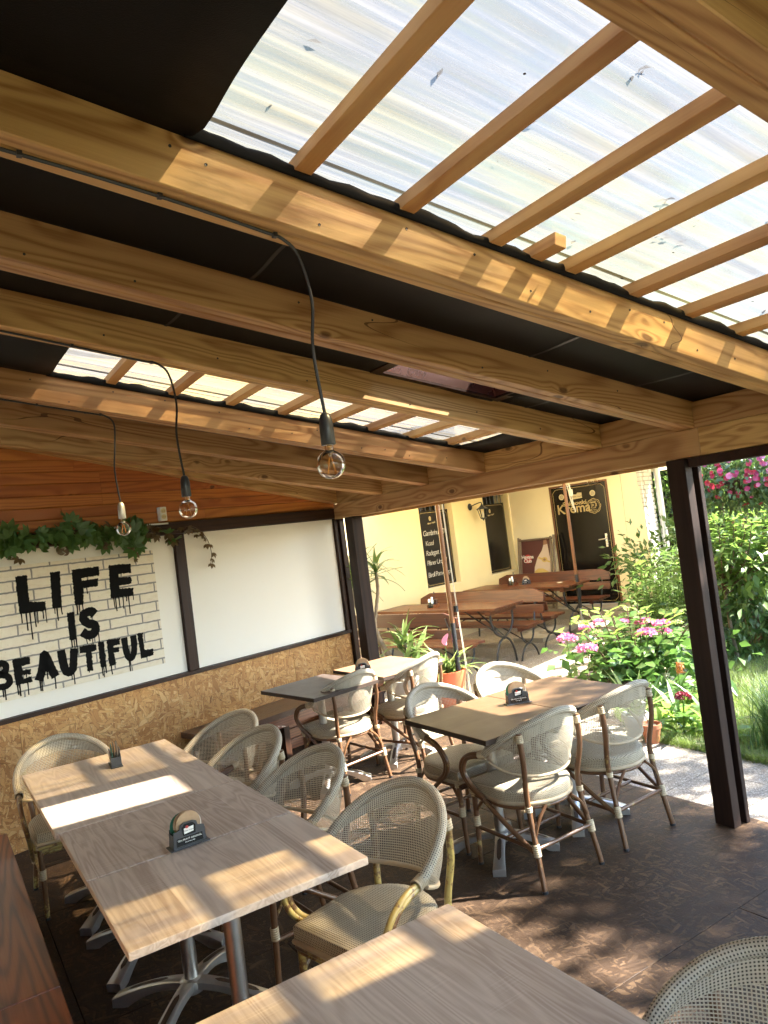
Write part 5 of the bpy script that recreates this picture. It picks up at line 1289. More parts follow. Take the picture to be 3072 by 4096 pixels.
# parasol foot slabs
def slab(s, t, z0, z1, w, d, label, rz=0.0):
    o = obj('stone_slab', MB().box(-w / 2, w / 2, -d / 2, d / 2, 0, z1 - z0), 'stone_grey', None, bpt(s, t, z0), (0, 0, BA + rz), bevel=0.006)
    return tag(o, label, 'slab', 'stone slabs under the parasol')
slab(-2.22, -1.55, -0.010, 0.055, 0.50, 0.50, 'square stone slab on the ground between the patio benches')
slab(-1.88, -1.75, 0.057, 0.105, 0.45, 0.42, 'upper stone slab weighing down the parasol by the door', 0.03)
slab(-1.70, -1.45, -0.010, 0.054, 0.46, 0.48, 'lower stone slab at the foot of the parasol by the door', 0.02)

# string of bulbs above the door
for t in (-1.66, -1.77):
    b = thing('string_bulb', 'left' if t > -1.7 else 'right', 'bulb', bpt(-0.06, t, 2.24), BA, 'clear bulbs above the black door')
    b['label'] = ('left' if t > -1.7 else 'right') + ' one of the two clear bulbs hanging over the black door'
    obj('glass', MB().lathe([(0.012, 0.075), (0.014, 0.06), (0.040, 0.025), (0.044, 0.0), (0.030, -0.030), (0.003, -0.042)], 14), 'bulb_glass', b, smooth=True)
    obj('holder', MB().lathe([(0.016, 0.07), (0.016, 0.12), (0.004, 0.13)], 10), 'cream_print', b)
    obj('wire', MB().tube([(0.0, 0, 0.125), (0.0, 0, 0.40)], 0.004, 5), 'cable_white', b)
# hanging ornament left of the niches
hn = thing('hanging_ornament', 'orange and yellow ornament hanging on the wall beside the corner post', 'ornament', bpt(-4.92, -0.03, 0), BA)
obj('body', MB().lathe([(0.01, 0.16), (0.05, 0.12), (0.065, 0.04), (0.05, -0.06), (0.01, -0.12)], 14), 'orange_ornament', hn, (-0.02, -0.07, 1.83), smooth=True)
obj('beak', MB().tube(bez([(0.02, -0.09, 1.83), (0.08, -0.1, 1.84), (0.13, -0.1, 1.80)], 5), [0.03] * 5 + [0.025] * 5 + [0.012], 8), 'barrel_wood', hn, smooth=True)
obj('tail', MB().tube(bez([(0.10, -0.09, 1.85), (0.15, -0.09, 1.80), (0.165, -0.09, 1.62), (0.18, -0.09, 1.46)], 5), 0.017, 8), 'rope', hn, smooth=True)
obj('hook', MB().tube([(-0.02, -0.07, 1.99), (-0.02, -0.07, 2.1), (-0.02, 0.0, 2.12)], 0.006, 6), 'black_iron', hn)
# ================================================================== plants
def leaf_me(L, W, fold=0.18, droop=0.15, n=4, name='leaf', taper=0.45):
    """single leaf along +Y, base at origin"""
    m = MB()
    for i in range(n + 1):
        t = i / n; w = W * (math.sin(PI * min(1, t ** taper if taper < 1 else t)) if 0 < t < 1 else 0.0) / 2
        w = W / 2 * (max(0.0, math.sin(PI * t ** 0.75))) if 0 < t < 1 else 0.002
        z = -droop * L * t * t
        m.v += [(-w, L * t, z + fold * w), (0, L * t, z), (w, L * t, z + fold * w)]
    for i in range(n):
        b = i * 3
        for k in (0, 1): m.face((b + k, b + k + 1, b + k + 4, b + k + 3))
    return m.mesh(name)
def orient(d, up=(0, 0, 1), roll=0.0):
    y = Vector(d).normalized(); u = Vector(up); x = y.cross(u)
    x = x.normalized() if x.length > 1e-4 else Vector((1, 0, 0)); z = x.cross(y)
    M = Matrix((x, y, z)).transposed()
    if roll: M = M @ Matrix.Rotation(roll, 3, 'Y')
    return M.to_euler()
def add_leaf(me, mat, parent, p, d, sc=1.0, roll=0.0, name='leaf', up=(0, 0, 1)):
    o = bpy.data.objects.new(name, me)
    if not me.materials: me.materials.append(MAT[mat])
    link(o, parent); o.location = p; o.rotation_euler = orient(d, up, roll); o.scale = (sc, sc, sc); return o

def leaf_cloud(name, P, D, size, mat, parent, width=0.55, rng=RNG, fold=0.25, kind=None, nrm_up=0.5):
    """many small leaves in one mesh: P points, D directions (N,3), size scalar/array"""
    N = len(P); P = np.asarray(P, float); D = np.asarray(D, float); D = D / (np.linalg.norm(D, axis=1, keepdims=True) + 1e-9)
    S = np.broadcast_to(np.asarray(size, float), (N,)) * rng.uniform(0.7, 1.25, N)
    U = rng.normal(0, 1, (N, 3)); U[:, 2] += nrm_up * 3
    X = np.cross(D, U); X /= np.linalg.norm(X, axis=1, keepdims=True) + 1e-9; Z = np.cross(X, D)
    L = S[:, None]; w = (width * S / 2)[:, None]
    v = np.stack([P, P + D * L * 0.45 + X * w + Z * w * fold, P + D * L * 0.50, P + D * L * 0.45 - X * w + Z * w * fold, P + D * L - Z * L * 0.12], 1).reshape(-1, 3)
    b = np.arange(N)[:, None] * 5
    f = np.concatenate([b + [[0, 1, 2]], b + [[0, 2, 3]], b + [[1, 4, 2]], b + [[2, 4, 3]]], 1).reshape(-1, 3)
    me = bpy.data.meshes.new(name); me.vertices.add(len(v)); me.vertices.foreach_set('co', v.ravel())
    me.loops.add(f.size); me.loops.foreach_set('vertex_index', f.ravel())
    me.polygons.add(len(f)); me.polygons.foreach_set('loop_start', np.arange(len(f)) * 3); me.polygons.foreach_set('loop_total', np.full(len(f), 3))
    me.update(calc_edges=True); me.materials.append(MAT[mat])
    o = bpy.data.objects.new(name, me); link(o, parent)
    if kind: o['kind'] = kind
    return o
def crown_points(n, c, r, clumps, rng=RNG, spread=0.33):
    """points gathered in clumps inside an ellipsoid"""
    C = rng.normal(0, 1, (clumps, 3)); C /= np.linalg.norm(C, axis=1, keepdims=True); C *= rng.uniform(0.25, 1.0, (clumps, 1)) ** 0.5
    k = rng.integers(0, clumps, n); P = C[k] + rng.normal(0, spread, (n, 3)) * rng.uniform(0.5, 1.0, (n, 1))
    D = P - C[k] + rng.normal(0, 0.25, (n, 3)) + P * 0.3; D[:, 2] -= 0.15
    return np.asarray(c) + P * np.asarray(r), D
def blades(name, P, h, mat, parent=None, lean=0.45, w=0.004, rng=RNG, seg=3):
    N = len(P); H = h * rng.uniform(0.55, 1.25, N); a = rng.uniform(0, 2 * PI, N); ln = lean * rng.uniform(0.2, 1.3, N)
    d = np.stack([np.cos(a), np.sin(a), np.zeros(N)], 1); s = np.stack([-np.sin(a + .6), np.cos(a + .6), np.zeros(N)], 1)
    V = []
    for i in range(seg + 1):
        t = i / seg; c = P + d * (ln * H * t ** 2)[:, None]; c = c + np.stack([np.zeros(N), np.zeros(N), H * t * (1 - 0.25 * ln * t)], 1)
        ww = w * (1 - t ** 1.5) + 0.0004
        V += [c - s * ww, c + s * ww]
    v = np.stack(V, 1).reshape(-1, 3); b = np.arange(N)[:, None] * (2 * seg + 2)
    f = np.concatenate([b + [[2 * i, 2 * i + 1, 2 * i + 3, 2 * i + 2]] for i in range(seg)], 1).reshape(-1, 4)
    me = bpy.data.meshes.new(name); me.vertices.add(len(v)); me.vertices.foreach_set('co', v.ravel())
    me.loops.add(f.size); me.loops.foreach_set('vertex_index', f.ravel())
    me.polygons.add(len(f)); me.polygons.foreach_set('loop_start', np.arange(len(f)) * 4); me.polygons.foreach_set('loop_total', np.full(len(f), 4))
    me.update(calc_edges=True); me.materials.append(MAT[mat])
    o = bpy.data.objects.new(name, me); link(o, parent); return o

# ---- creeper on the wall: palmate leaves on thin stems --------------
def palmate(n=5, L=0.075):
    m = MB()
    for k in range(n):
        a = (k - (n - 1) / 2) * rad(38); l = L * (1.0 - 0.10 * abs(k - (n - 1) / 2)); w = l * 0.50; b = len(m.v)
        pr = [(0.0, 0.01), (0.22, 0.55), (0.5, 1.0), (0.72, 0.8), (0.88, 0.35), (1.0, 0.01)]
        for t, ww in pr:
            for sx in (-1, 0, 1):
                x, y = sx * w / 2 * ww, l * t + 0.006
                z = 0.12 * abs(x) - 0.22 * l * t * t + (0.003 if sx else 0)
                m.v.append((x * math.cos(a) + y * math.sin(a), y * math.cos(a) - x * math.sin(a), z))
        for i in range(len(pr) - 1):
            for s in (0, 1): q = b + i * 3 + s; m.face((q, q + 1, q + 4, q + 3))
    return m.mesh('leaf')
PAL = [palmate(5, 0.105), palmate(5, 0.092), palmate(3, 0.08)]; PALB = [palmate(5, 0.066), palmate(3, 0.055)]
for me in PAL + PALB: me.polygons.foreach_set('use_smooth', [True] * len(me.polygons))
cr = thing('creeper', 'green creeper garland draped along the top of the painting', 'vine', W0, WA)
def cstem(pts): obj('stem', MB().tube(bez(pts, 6), 0.0028, 6), 'vine_stem', cr, smooth=True)
cstem([(-1.9, -0.06, 2.08), (-1.5, -0.07, 2.13), (-1.2, -0.06, 2.10), (-0.9, -0.07, 2.14), (-0.6, -0.06, 2.12), (-0.3, -0.06, 2.10), (-0.05, -0.06, 2.075), (0.06, -0.05, 2.09)])
cstem([(-1.9, -0.06, 2.02), (-1.4, -0.07, 2.05), (-1.0, -0.08, 2.05), (-0.7, -0.07, 2.06), (-0.35, -0.06, 2.02)])
cstem([(0.0, -0.05, 2.09), (0.10, -0.06, 2.10), (0.18, -0.06, 2.06), (0.255, -0.05, 1.97), (0.28, -0.05, 1.86), (0.265, -0.045, 1.77)])
cstem([(-0.40, -0.06, 2.03), (-0.42, -0.06, 1.95), (-0.445, -0.05, 1.88)])
rr = random.Random(3)
def leafdir(up=0.0): 
    a = rr.uniform(-1.1, 1.1); return Vector((math.sin(a) * 1.1, -0.35 - rr.random() * 0.3, math.cos(a) * (0.7 if rr.random() < 0.35 + up else -0.8)))
for i in range(150):
    s = rr.uniform(-1.95, -0.46) if i < 120 else rr.uniform(-0.52, -0.34); z = 2.10 + rr.gauss(0, 0.05) - (0.03 if s > -0.7 else 0)
    if rr.random() < 0.2: z += 0.05
    d = leafdir(0.1)
    add_leaf(rr.choice(PAL), 'leaf_creeper', cr, (s, -0.055 - rr.uniform(0, 0.065), z), d, rr.uniform(0.7, 1.2), rr.uniform(-0.4, 0.4), up=(rr.uniform(-.5, .5), -1, rr.uniform(0.2, 0.9)))
for s, z in [(-0.5, 2.1), (-0.44, 2.06), (-0.40, 2.11), (-0.36, 2.05), (-0.33, 2.10), (-0.47, 1.99), (-0.43, 1.97), (-0.30, 2.08), (-0.27, 2.11), (-0.24, 2.06), (-0.40, 2.0), (-0.16, 2.06), (-0.12, 2.03), (-0.09, 2.0), (-0.2, 2.12), (0.0, 2.1), (0.05, 2.08)] + [(-1.35, 2.0), (-1.3, 1.985), (-1.05, 1.99), (-0.95, 2.0), (-0.72, 1.99), (-0.66, 1.985), (-0.85, 2.16), (-0.62, 2.15)]:
    add_leaf(rr.choice(PALB), 'leaf_creeper_brown', cr, (s + rr.gauss(0, .012), -0.07, z), leafdir(), rr.uniform(0.8, 1.2), rr.uniform(-.6, .6), up=(0, -1, 0.4))
for k in range(11):
    a = k / 10; p = [(-0.17, 2.07), (-0.13, 2.05), (-0.1, 2.02), (-0.07, 1.99)][k % 4]
    if k < 4: add_leaf(PAL[2], 'leaf_creeper', cr, (p[0], -0.065, p[1]), leafdir(), 0.9)
for s, z in [(0.11, 2.09), (0.15, 2.075), (0.20, 2.03), (0.235, 1.99), (0.265, 1.93), (0.283, 1.86), (0.278, 1.81), (0.265, 1.77), (0.14, 2.03), (0.19, 2.05), (0.24, 1.94), (-0.445, 1.885), (-0.43, 1.93)]:
    add_leaf(PALB[1], 'leaf_creeper_brown', cr, (s, -0.055, z), Vector((rr.uniform(-1, .6), -0.5, -0.8)), rr.uniform(0.65, 1.0), rr.uniform(-.6, .6), up=(0, -1, 0.3))

# ---- yucca in a basket, red pot --------------------------------------
yu = thing('yucca_plant', 'tall yucca with bare stems and drooping strap leaves beside the corner post', 'plant', (4.12, 6.55, -0.012))
pot = obj('pot', MB().lathe([(0.12, 0.0), (0.16, 0.10), (0.185, 0.30), (0.19, 0.32), (0.165, 0.32), (0.155, 0.28)], 20), 'grey_pot', yu, smooth=True)
obj('potting_soil', MB().lathe([(0.0, 0.275), (0.155, 0.28)], 16, cap=False), 'soil', yu)
heads = []
def ystem(p, r): 
    q = bez(p, 7); obj('stem', MB().tube(q, [r * (1 + 0.12 * math.sin(i * 2.2)) for i in range(len(q))], 9), 'yucca_bark', yu, smooth=True); heads.append((Vector(p[-1]), (Vector(p[-1]) - Vector(p[-2])).normalized()))
ystem([(0, 0, 0.26), (-0.06, 0.03, 0.50), (-0.17, 0.09, 0.80), (-0.19, 0.10, 0.98)], 0.030)
ystem([(-0.17, 0.09, 0.90), (-0.27, 0.15, 1.03), (-0.33, 0.19, 1.15), (-0.35, 0.20, 1.30)], 0.020)
ystem([(-0.18, 0.10, 0.95), (-0.21, 0.12, 1.12), (-0.21, 0.12, 1.32), (-0.24, 0.14, 1.52)], 0.019)
ystem([(-0.17, 0.10, 0.94), (-0.14, 0.08, 1.10), (-0.11, 0.06, 1.28), (-0.11, 0.06, 1.45)], 0.018)
ystem([(0.05, 0, 0.27), (0.08, -0.03, 0.50), (0.07, -0.05, 0.68)], 0.016)
STRAP = []
for dr, L in ((0.5, 0.40), (0.9, 0.44), (0.15, 0.36)):
    m = MB(); n = 8
    for i in range(n + 1):
        t = i / n; w = 0.026 * (0.5 + 0.5 * math.sin(PI * min(1, t * 1.2 + 0.12))) * (1 - t ** 4) + 0.0008
        y = L * (t - dr * 0.28 * t ** 2.4); z = -dr * L * 0.62 * t ** 2.3
        m.v += [(-w, y, z + 0.006), (0, y, z), (w, y, z + 0.006)]
    for i in range(n):
        for k in (0, 1): q = i * 3 + k; m.face((q, q + 1, q + 4, q + 3))
    me = m.mesh('strap_leaf'); me.polygons.foreach_set('use_smooth', [True] * len(me.polygons)); STRAP.append(me)
for hi, (p, d) in enumerate(heads[1:] + heads[:1]):
    if hi == 4: continue
    for k in range(20 if hi < 3 else 16):
        a = k * 2.399; el = rad(75) - rad(95) * (k / 20)
        dd = Vector((math.cos(a) * math.cos(el), math.sin(a) * math.cos(el), math.sin(el)))
        add_leaf(rr.choice(STRAP), 'leaf_strap', yu, p + d * (0.05 - 0.006 * k), dd, rr.uniform(0.65, 1.0), name='leaf')
for k in range(34):
    a = k * 2.399; el = rad(rr.uniform(5, 70)); dd = Vector((math.cos(a) * math.cos(el), math.sin(a) * math.cos(el), math.sin(el)))
    add_leaf(rr.choice(STRAP), 'leaf_strap', yu, Vector((0.06 + rr.gauss(0, .05), -0.03 + rr.gauss(0, .04), 0.38 + rr.random() * 0.30)), dd, rr.uniform(0.8, 1.25), name='leaf')
rp = thing('potted_anthurium', 'red pot with pale arching leaves and one pink flower by the parasol pole', 'plant', (4.38, 6.06, -0.012))
obj('pot', MB().lathe([(0.11, 0.0), (0.13, 0.05), (0.165, 0.30), (0.175, 0.36), (0.180, 0.40), (0.16, 0.40), (0.15, 0.36)], 24), 'red_pot', rp, smooth=True)
obj('potting_soil', MB().lathe([(0.0, 0.36), (0.152, 0.365)], 16, cap=False), 'soil', rp)
for k in range(26):
    a = k * 2.399; el = rad(rr.uniform(10, 75)); dd = Vector((math.cos(a) * math.cos(el), math.sin(a) * math.cos(el), math.sin(el)))
    add_leaf(rr.choice(STRAP[:2]), 'leaf_pale' if k % 2 else 'leaf_strap', rp, (rr.gauss(0, .03), rr.gauss(0, .03), 0.37), dd, rr.uniform(0.75, 1.05))
pal2 = [s.copy() for s in STRAP]
for me in pal2: me.materials.clear()
for k in range(16):
    a = k * 2.399 + 0.5; el = rad(rr.uniform(15, 70)); dd = Vector((math.cos(a) * math.cos(el), math.sin(a) * math.cos(el), math.sin(el)))
    add_leaf(rr.choice(pal2), 'leaf_pale', rp, (rr.gauss(0, .03), rr.gauss(0, .03), 0.37), dd, rr.uniform(0.8, 1.15))
obj('flower_stem', MB().tube(bez([(0, 0, 0.37), (-0.02, -0.03, 0.55), (-0.03, -0.05, 0.68)], 5), 0.004, 6), 'leaf_strap', rp)
fl = MB(); 
for k in range(16):
    a = 2 * PI * k / 16; r = 0.055 * (1 - 0.35 * math.cos(a)); fl.v.append((r * math.sin(a), -0.015 * math.cos(a * 2), -r * math.cos(a) * 1.1))
fl.face(range(16)); obj('flower', fl, 'petal_pink', rp, (-0.03, -0.06, 0.70), (0.2, 0, 0.4))
bk = thing('wicker_basket', 'dark wicker basket on the ground behind the corner post', 'basket', tuple(bpt(-5.52, -1.25, -0.012)))
obj('weave', MB().lathe([(0.16, 0.0)] + [(0.17 + 0.03 * math.sin(k * 0.25) + (0.008 if k % 2 else 0), 0.02 + k * 0.022) for k in range(20)], 22), 'wicker', bk)
obj('handle', MB().tube(bez([(-0.19, 0, 0.42), (-0.15, 0, 0.60), (0, 0, 0.68), (0.15, 0, 0.60), (0.19, 0, 0.42)], 6), 0.016, 8), 'wicker', bk, smooth=True)

# ---- hydrangea with pink heads ---------------------------------------
HY = Vector((5.95, 5.02, -0.03))
hy = thing('hydrangea', 'hydrangea bush with pink flower heads at the edge of the patio', 'shrub', HY)
HL = [leaf_me(0.17, 0.115, 0.25, 0.25), leaf_me(0.14, 0.09, 0.25, 0.2), leaf_me(0.12, 0.08, 0.3, 0.3)]
HYL = [leaf_me(0.13, 0.075, 0.35, 0.1), leaf_me(0.10, 0.055, 0.35, 0.1)]
for me in HL + HYL: me.polygons.foreach_set('use_smooth', [True] * len(me.polygons))
ncount = 0
for k in range(26):
    a = k * 2.399; R = 0.66 * math.sqrt((k + 0.5) / 26)
    top = Vector((R * 1.25 * math.cos(a), R * 0.95 * math.sin(a), 0.80 - 0.36 * R * R + rr.uniform(-0.08, 0.08)))
    base = Vector((top.x * 0.35, top.y * 0.35, 0.0)); q = bez([base, (base + top) / 2 + Vector((0, 0, 0.08)), top], 5)
    obj('stem', MB().tube(q, 0.006, 6), 'vine_stem', hy, smooth=True)
    for j in range(10):
        t = 0.30 + 0.70 * j / 9; p = q[int(t * (len(q) - 1))]; b = j * 1.571 + a
        for sg in (1,):
            dd = Vector((math.cos(b), math.sin(b), 0.15 + 0.35 * t - 0.35 * (1 - t))); ncount += 1
            me = rr.choice(HL) if j < 8 else rr.choice(HYL)
            add_leaf(me, 'leaf_hydrangea' if j < 8 else 'leaf_young', hy, p, dd, rr.uniform(0.8, 1.25), rr.uniform(-.4, .4))
lower = leaf_cloud('inner_foliage', np.concatenate([RNG.normal(0, 1, (900, 2)) * [0.38, 0.32], RNG.uniform(0.08, 0.52, (900, 1))], 1), np.concatenate([RNG.normal(0, 1, (900, 2)), RNG.normal(-0.1, 0.3, (900, 1))], 1), 0.13, 'leaf_hydrangea', hy, 0.62, kind='stuff')
for fx_, fy_, fz in [(2258 , 2620, 0), (2345, 2672, 0), (2590, 2500, 0), (2570, 2535, 0), (2650, 2505, 0), (2330, 2565, 0), (2420, 2490, 0)]: pass
def head(p, r, mat='petal_pink', n=150, parent=hy, flat=0.45):
    P = RNG.normal(0, 1, (n, 3)); P /= np.linalg.norm(P, axis=1, keepdims=True); P[:, 2] = np.abs(P[:, 2])
    leaf_cloud('flower_head', np.asarray(p) + P * [r, r, r * flat] * RNG.uniform(0.8, 1.0, (n, 1)), P + RNG.normal(0, 0.7, (n, 3)), r * 0.34, mat, parent, 0.95, nrm_up=0.2)
CAMP = Vector((0, 0, CAM_H))
def pix_ray(px, py):
    return (_r * ((px - 1536) / 2943.06) + _u * ((2048 - py) / 2943.06) + _f)
def at_dist(px, py, dist):
    d = pix_ray(px, py); h = math.hypot(d.x, d.y); return CAMP + d * (dist / h)
for px, py, dist, r in ((2268, 2558, 7.15, 0.085), (2350, 2597, 6.95, 0.085), (2575, 2490, 7.6, 0.075), (2585, 2535, 7.35, 0.085), (2645, 2498, 7.6, 0.075), (2345, 2515, 7.7, 0.07), (2395, 2488, 8.0, 0.055), (2495, 2488, 8.0, 0.055), (2660, 2528, 7.6, 0.06)):
    p = at_dist(px, py, dist) - HY; head(p, r)
    obj('flower_stem', MB().tube([p, p + Vector((0.02, 0.02, -0.16))], 0.004, 5), 'leaf_lily', hy)
for k in range(8):
    a = k * 2.4; p = Vector((0.6 * math.cos(a), 0.5 * math.sin(a), 0.66 + rr.uniform(0, .15))); head(p, 0.05, 'leaf_pale', 60)

# ---- lilies in front of the brick end --------------------------------
LI = Vector(at_dist(2668, 2500, 10.3)); LI.z = -0.03
LL = [leaf_me(0.20, 0.026, 0.2, 0.45, 5), leaf_me(0.16, 0.022, 0.2, 0.35, 5)]
for me in LL: me.polygons.foreach_set('use_smooth', [True] * len(me.polygons))
nl = 0
lil = thing('lily_bed', 'tall lily stalks with narrow arching leaves in front of the brick edge', 'plant', LI)
Pl, Dl = [], []
for k in range(34):
    a = k * 2.399; R = math.sqrt((k + .5) / 34); base = Vector((R * 0.46 * math.cos(a), R * 0.46 * math.sin(a), 0)); h = rr.uniform(0.8, 1.5) * (1 - 0.25 * R)
    tip = base + Vector((rr.gauss(0, .06), rr.gauss(0, .06), h)); obj('stalk', MB().tube([base, (base + tip) / 2 + Vector((rr.gauss(0, .02), 0, 0)), tip], [0.008, 0.007, 0.004], 6), 'leaf_lily', lil, smooth=True)
    for j in range(30):
        t = 0.18 + 0.82 * j / 30; p = base.lerp(tip, t); b = j * 2.399 + k; el = 0.05 + 0.7 * t ** 3
        dd = Vector((math.cos(b), math.sin(b), el))
        if k % 4 == 0 and nl < 250: add_leaf(LL[j % 2], 'leaf_lily', lil, p, dd, rr.uniform(0.8, 1.2) * (1.1 - 0.3 * t)); nl += 1
        else: Pl.append(p); Dl.append(dd)
leaf_cloud('foliage', Pl, Dl, 0.19, 'leaf_lily', lil, 0.15, fold=0.1, kind='stuff', nrm_up=1.2)
al = Vector((0.1, -0.35, 1.08)); head(al, 0.085, 'petal_white', 200, lil, 0.9)

# ---- tall shrub with layered opposite leaves, sunlit ------------------
SH = Vector((7.52, 4.95, -0.03))
sh = thing('garden_shrub', 'slender shrub with bright layered leaves beside the dark post', 'shrub', SH)
obj('trunk', MB().tube(bez([(0, 0, 0), (-0.03, 0.01, 0.35), (-0.02, 0.03, 0.75), (-0.05, 0.02, 1.0)], 6), [0.024 - 0.0005 * i for i in range(19)], 8), 'trunk_bark', sh, smooth=True)
SL_ = [leaf_me(0.17, 0.062, 0.3, 0.2), leaf_me(0.14, 0.052, 0.3, 0.15)]
for me in SL_: me.polygons.foreach_set('use_smooth', [True] * len(me.polygons))
SLb = [x.copy() for x in SL_]
ns = 0; P2, D2 = [], []
for k in range(30):
    a = k * 2.399; R = math.sqrt((k + 0.5) / 30); tip = Vector((0.16 + R * 0.68 * math.cos(a), -0.12 + R * 0.62 * math.sin(a), 1.95 - 0.80 * R * R + rr.uniform(-.12, .18))); base = Vector((-0.04, 0.02, 0.7 + 0.25 * rr.random()))
    q = bez([base, base.lerp(tip, 0.5) + Vector((tip.x * 0.25, tip.y * 0.25, -0.02)), tip], 8)
    obj('branch', MB().tube(q, [0.009 * (1 - 0.6 * i / len(q)) for i in range(len(q))], 6), 'vine_stem', sh, smooth=True)
    for j in range(14):
        t = 0.25 + 0.75 * j / 13; p = q[min(len(q) - 1, int(t * (len(q) - 1)))] + Vector((0, 0, 0.01 * (j % 3))); b = j * PI / 2 + k
        for sg in (0, PI):
            dd = Vector((math.cos(b + sg), math.sin(b + sg), 0.12 + 0.5 * max(0, t - 0.85) * 4))
            if j > 5 and ns < 296 and k < 22: add_leaf(rr.choice(SLb), 'leaf_young', sh, p, dd, rr.uniform(0.75, 1.2) * (1 - 0.25 * (t > 0.95)), rr.uniform(-.3, .3)); ns += 1
            else: P2.append(p); D2.append(dd)
P3, D3 = crown_points(900, (0.16, -0.12, 1.15), (0.58, 0.52, 0.42), 50)
leaf_cloud('foliage', np.concatenate([np.array([tuple(p) for p in P2]), P3]), np.concatenate([np.array([tuple(p) for p in D2]), D3]), 0.14, 'leaf_vine', sh, 0.40, kind='stuff')

# ---- hanging basket of petunias on a wooden post ----------------------
HB = at_dist(2950, 1905, 6.6)
hb_ = thing('hanging_basket', 'hanging basket overflowing with red and pink petunias', 'hanging basket', tuple(HB))
Ph, Dh = crown_points(3600, (0, 0, -0.03), (0.36, 0.36, 0.24), 70, spread=0.26)
leaf_cloud('foliage', Ph, Dh, 0.055, 'leaf_strap', hb_, 0.5, kind='stuff')
obj('bowl', MB().lathe([(0.04, -0.17), (0.10, -0.13), (0.13, -0.03), (0.12, -0.03)], 18), 'barrel_wood', hb_, smooth=True)
fm = []
for mat, n, c in (('petal_red', 60, (-0.8, 0.4)), ('petal_magenta', 62, (-0.3, 1.0)), ('petal_pink', 24, (0.0, 1.0)), ('petal_violet', 10, (-0.3, 0.8))):
    me = MB()
    for k in range(5):
        a = 2 * PI * k / 5; b = len(me.v)
        me.v += [(0, 0, 0), (0.030 * math.cos(a - 0.62), 0.030 * math.sin(a - 0.62), 0.010), (0.034 * math.cos(a), 0.034 * math.sin(a), 0.013), (0.030 * math.cos(a + 0.62), 0.030 * math.sin(a + 0.62), 0.010)]
        me.face((b, b + 1, b + 2)); me.face((b, b + 2, b + 3))
    me = me.mesh('flower'); me.materials.append(MAT[mat])
    for k in range(n):
        d = Vector(RNG.normal(0, 1, 3)); d.z = d.z * 0.8 + 0.12; d += Vector((-_f.x, -_f.y, 0)) * 0.7; d.normalize()
        lat = d.dot(_r)
        if not (c[0] - 0.25 < lat < c[1]): d = d - 2 * _r * lat * (1 if rr.random() < 0.6 else 0)
        p = Vector((d.x * 0.42, d.y * 0.42, d.z * 0.25 + 0.0)) * rr.uniform(0.86, 1.08)
        o = bpy.data.objects.new('flower', me); link(o, hb_); o.location = p; o.rotation_euler = d.to_track_quat('Z', 'Y').to_euler(); o.scale = [rr.uniform(0.45, 0.8)] * 3
obj('hanger', MB().tube([(0.02, 0, 0.1), (0.0, 0, 0.9)], 0.004, 5), 'cable_white', hb_); obj('hanger', MB().tube([(0.1, 0.05, 0.15), (0.0, 0, 0.9)], 0.003, 5), 'cable_white', hb_)
gp = thing('garden_post', 'rough reddish tree stump post behind the petunia basket', 'post', tuple(at_dist(2955, 2100, 9.9).xy) + (-0.05,))
obj('shaft', MB().tube([(0, 0, 0), (0.02, 0, 0.9), (0.0, 0.02, 1.7), (0.05, 0, 2.6)], [0.09, 0.08, 0.085, 0.07], 10), 'pole_wood', gp, smooth=True)
for d, r in (((0.4, -0.25, 0.55), 0.022), ((0.55, -0.3, 0.2), 0.02), ((-0.3, 0.3, 0.6), 0.018)):
    obj('branch', MB().tube(bez([(0.03, 0, 1.5), (0.03 + d[0] * .5, d[1] * .5, 1.45 + d[2] * .4), (d[0] * 1.4, d[1] * 1.4, 1.5 + d[2])], 5), r, 7), 'yucca_bark', gp, smooth=True)

# ---- garden wall covered with ivy, vine beside the downpipe -----------
gw_a, gw_b = Vector((11.0, 10.2, 0)), Vector((14.4, 4.2, 0)); gd = (gw_b - gw_a); gl_ = gd.length; ga = math.atan2(gd.y, gd.x)
gw = obj('garden_wall', MB().box(0, gl_, 0, 0.25, -0.05, 3.0), 'garden_wall_plaster', None, gw_a, (0, 0, ga)); tag(gw, 'tall garden wall hidden under dark ivy', 'wall')
gd.normalize(); gn = Vector((gd.y, -gd.x, 0)) * -1
if gn.dot(-gw_a) < 0: gn = -gn
n = 15000
u = RNG.uniform(0, gl_, n); z = RNG.uniform(0.0, 3.35, n); dep = np.abs(RNG.normal(0.10, 0.10, n)) + 0.10 * (np.sin(u * 2.1) * np.sin(z * 2.7) + 1)
P = np.array(gw_a)[None] + u[:, None] * np.array(gd) + dep[:, None] * np.array(gn); P[:, 2] = z
D = np.array(gn)[None] * 0.5 + RNG.normal(0, 0.6, (n, 3)); D[:, 2] -= 0.7
iv = thing('ivy', 'dark ivy covering the garden wall behind the basket', 'ivy', (0, 0, 0))
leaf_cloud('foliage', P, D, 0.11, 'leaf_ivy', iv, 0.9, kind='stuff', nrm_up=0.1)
vi = thing('climbing_vine', 'sunlit climbing vine beside the grey downpipe', 'vine', tuple(bpt(1.25, -2.40, -0.05)))
obj('stem', MB().tube(bez([(0, 0, 0), (0.05, 0.05, 1.0), (-0.05, 0, 2.0), (0.05, 0.1, 3.4)], 6), 0.015, 6), 'vine_stem', vi, smooth=True)
n = 2600; zz = RNG.uniform(0.2, 3.8, n)
P = np.stack([RNG.normal(0.08, 0.20, n) + 0.10 * np.sin(zz * 3), RNG.normal(-0.05, 0.20, n), zz], 1); D = RNG.normal(0, 0.7, (n, 3)); D[:, 2] -= 0.35; D[:, 1] -= 0.5
leaf_cloud('foliage', P, D, 0.085, 'leaf_vine', vi, 0.6, kind='stuff')
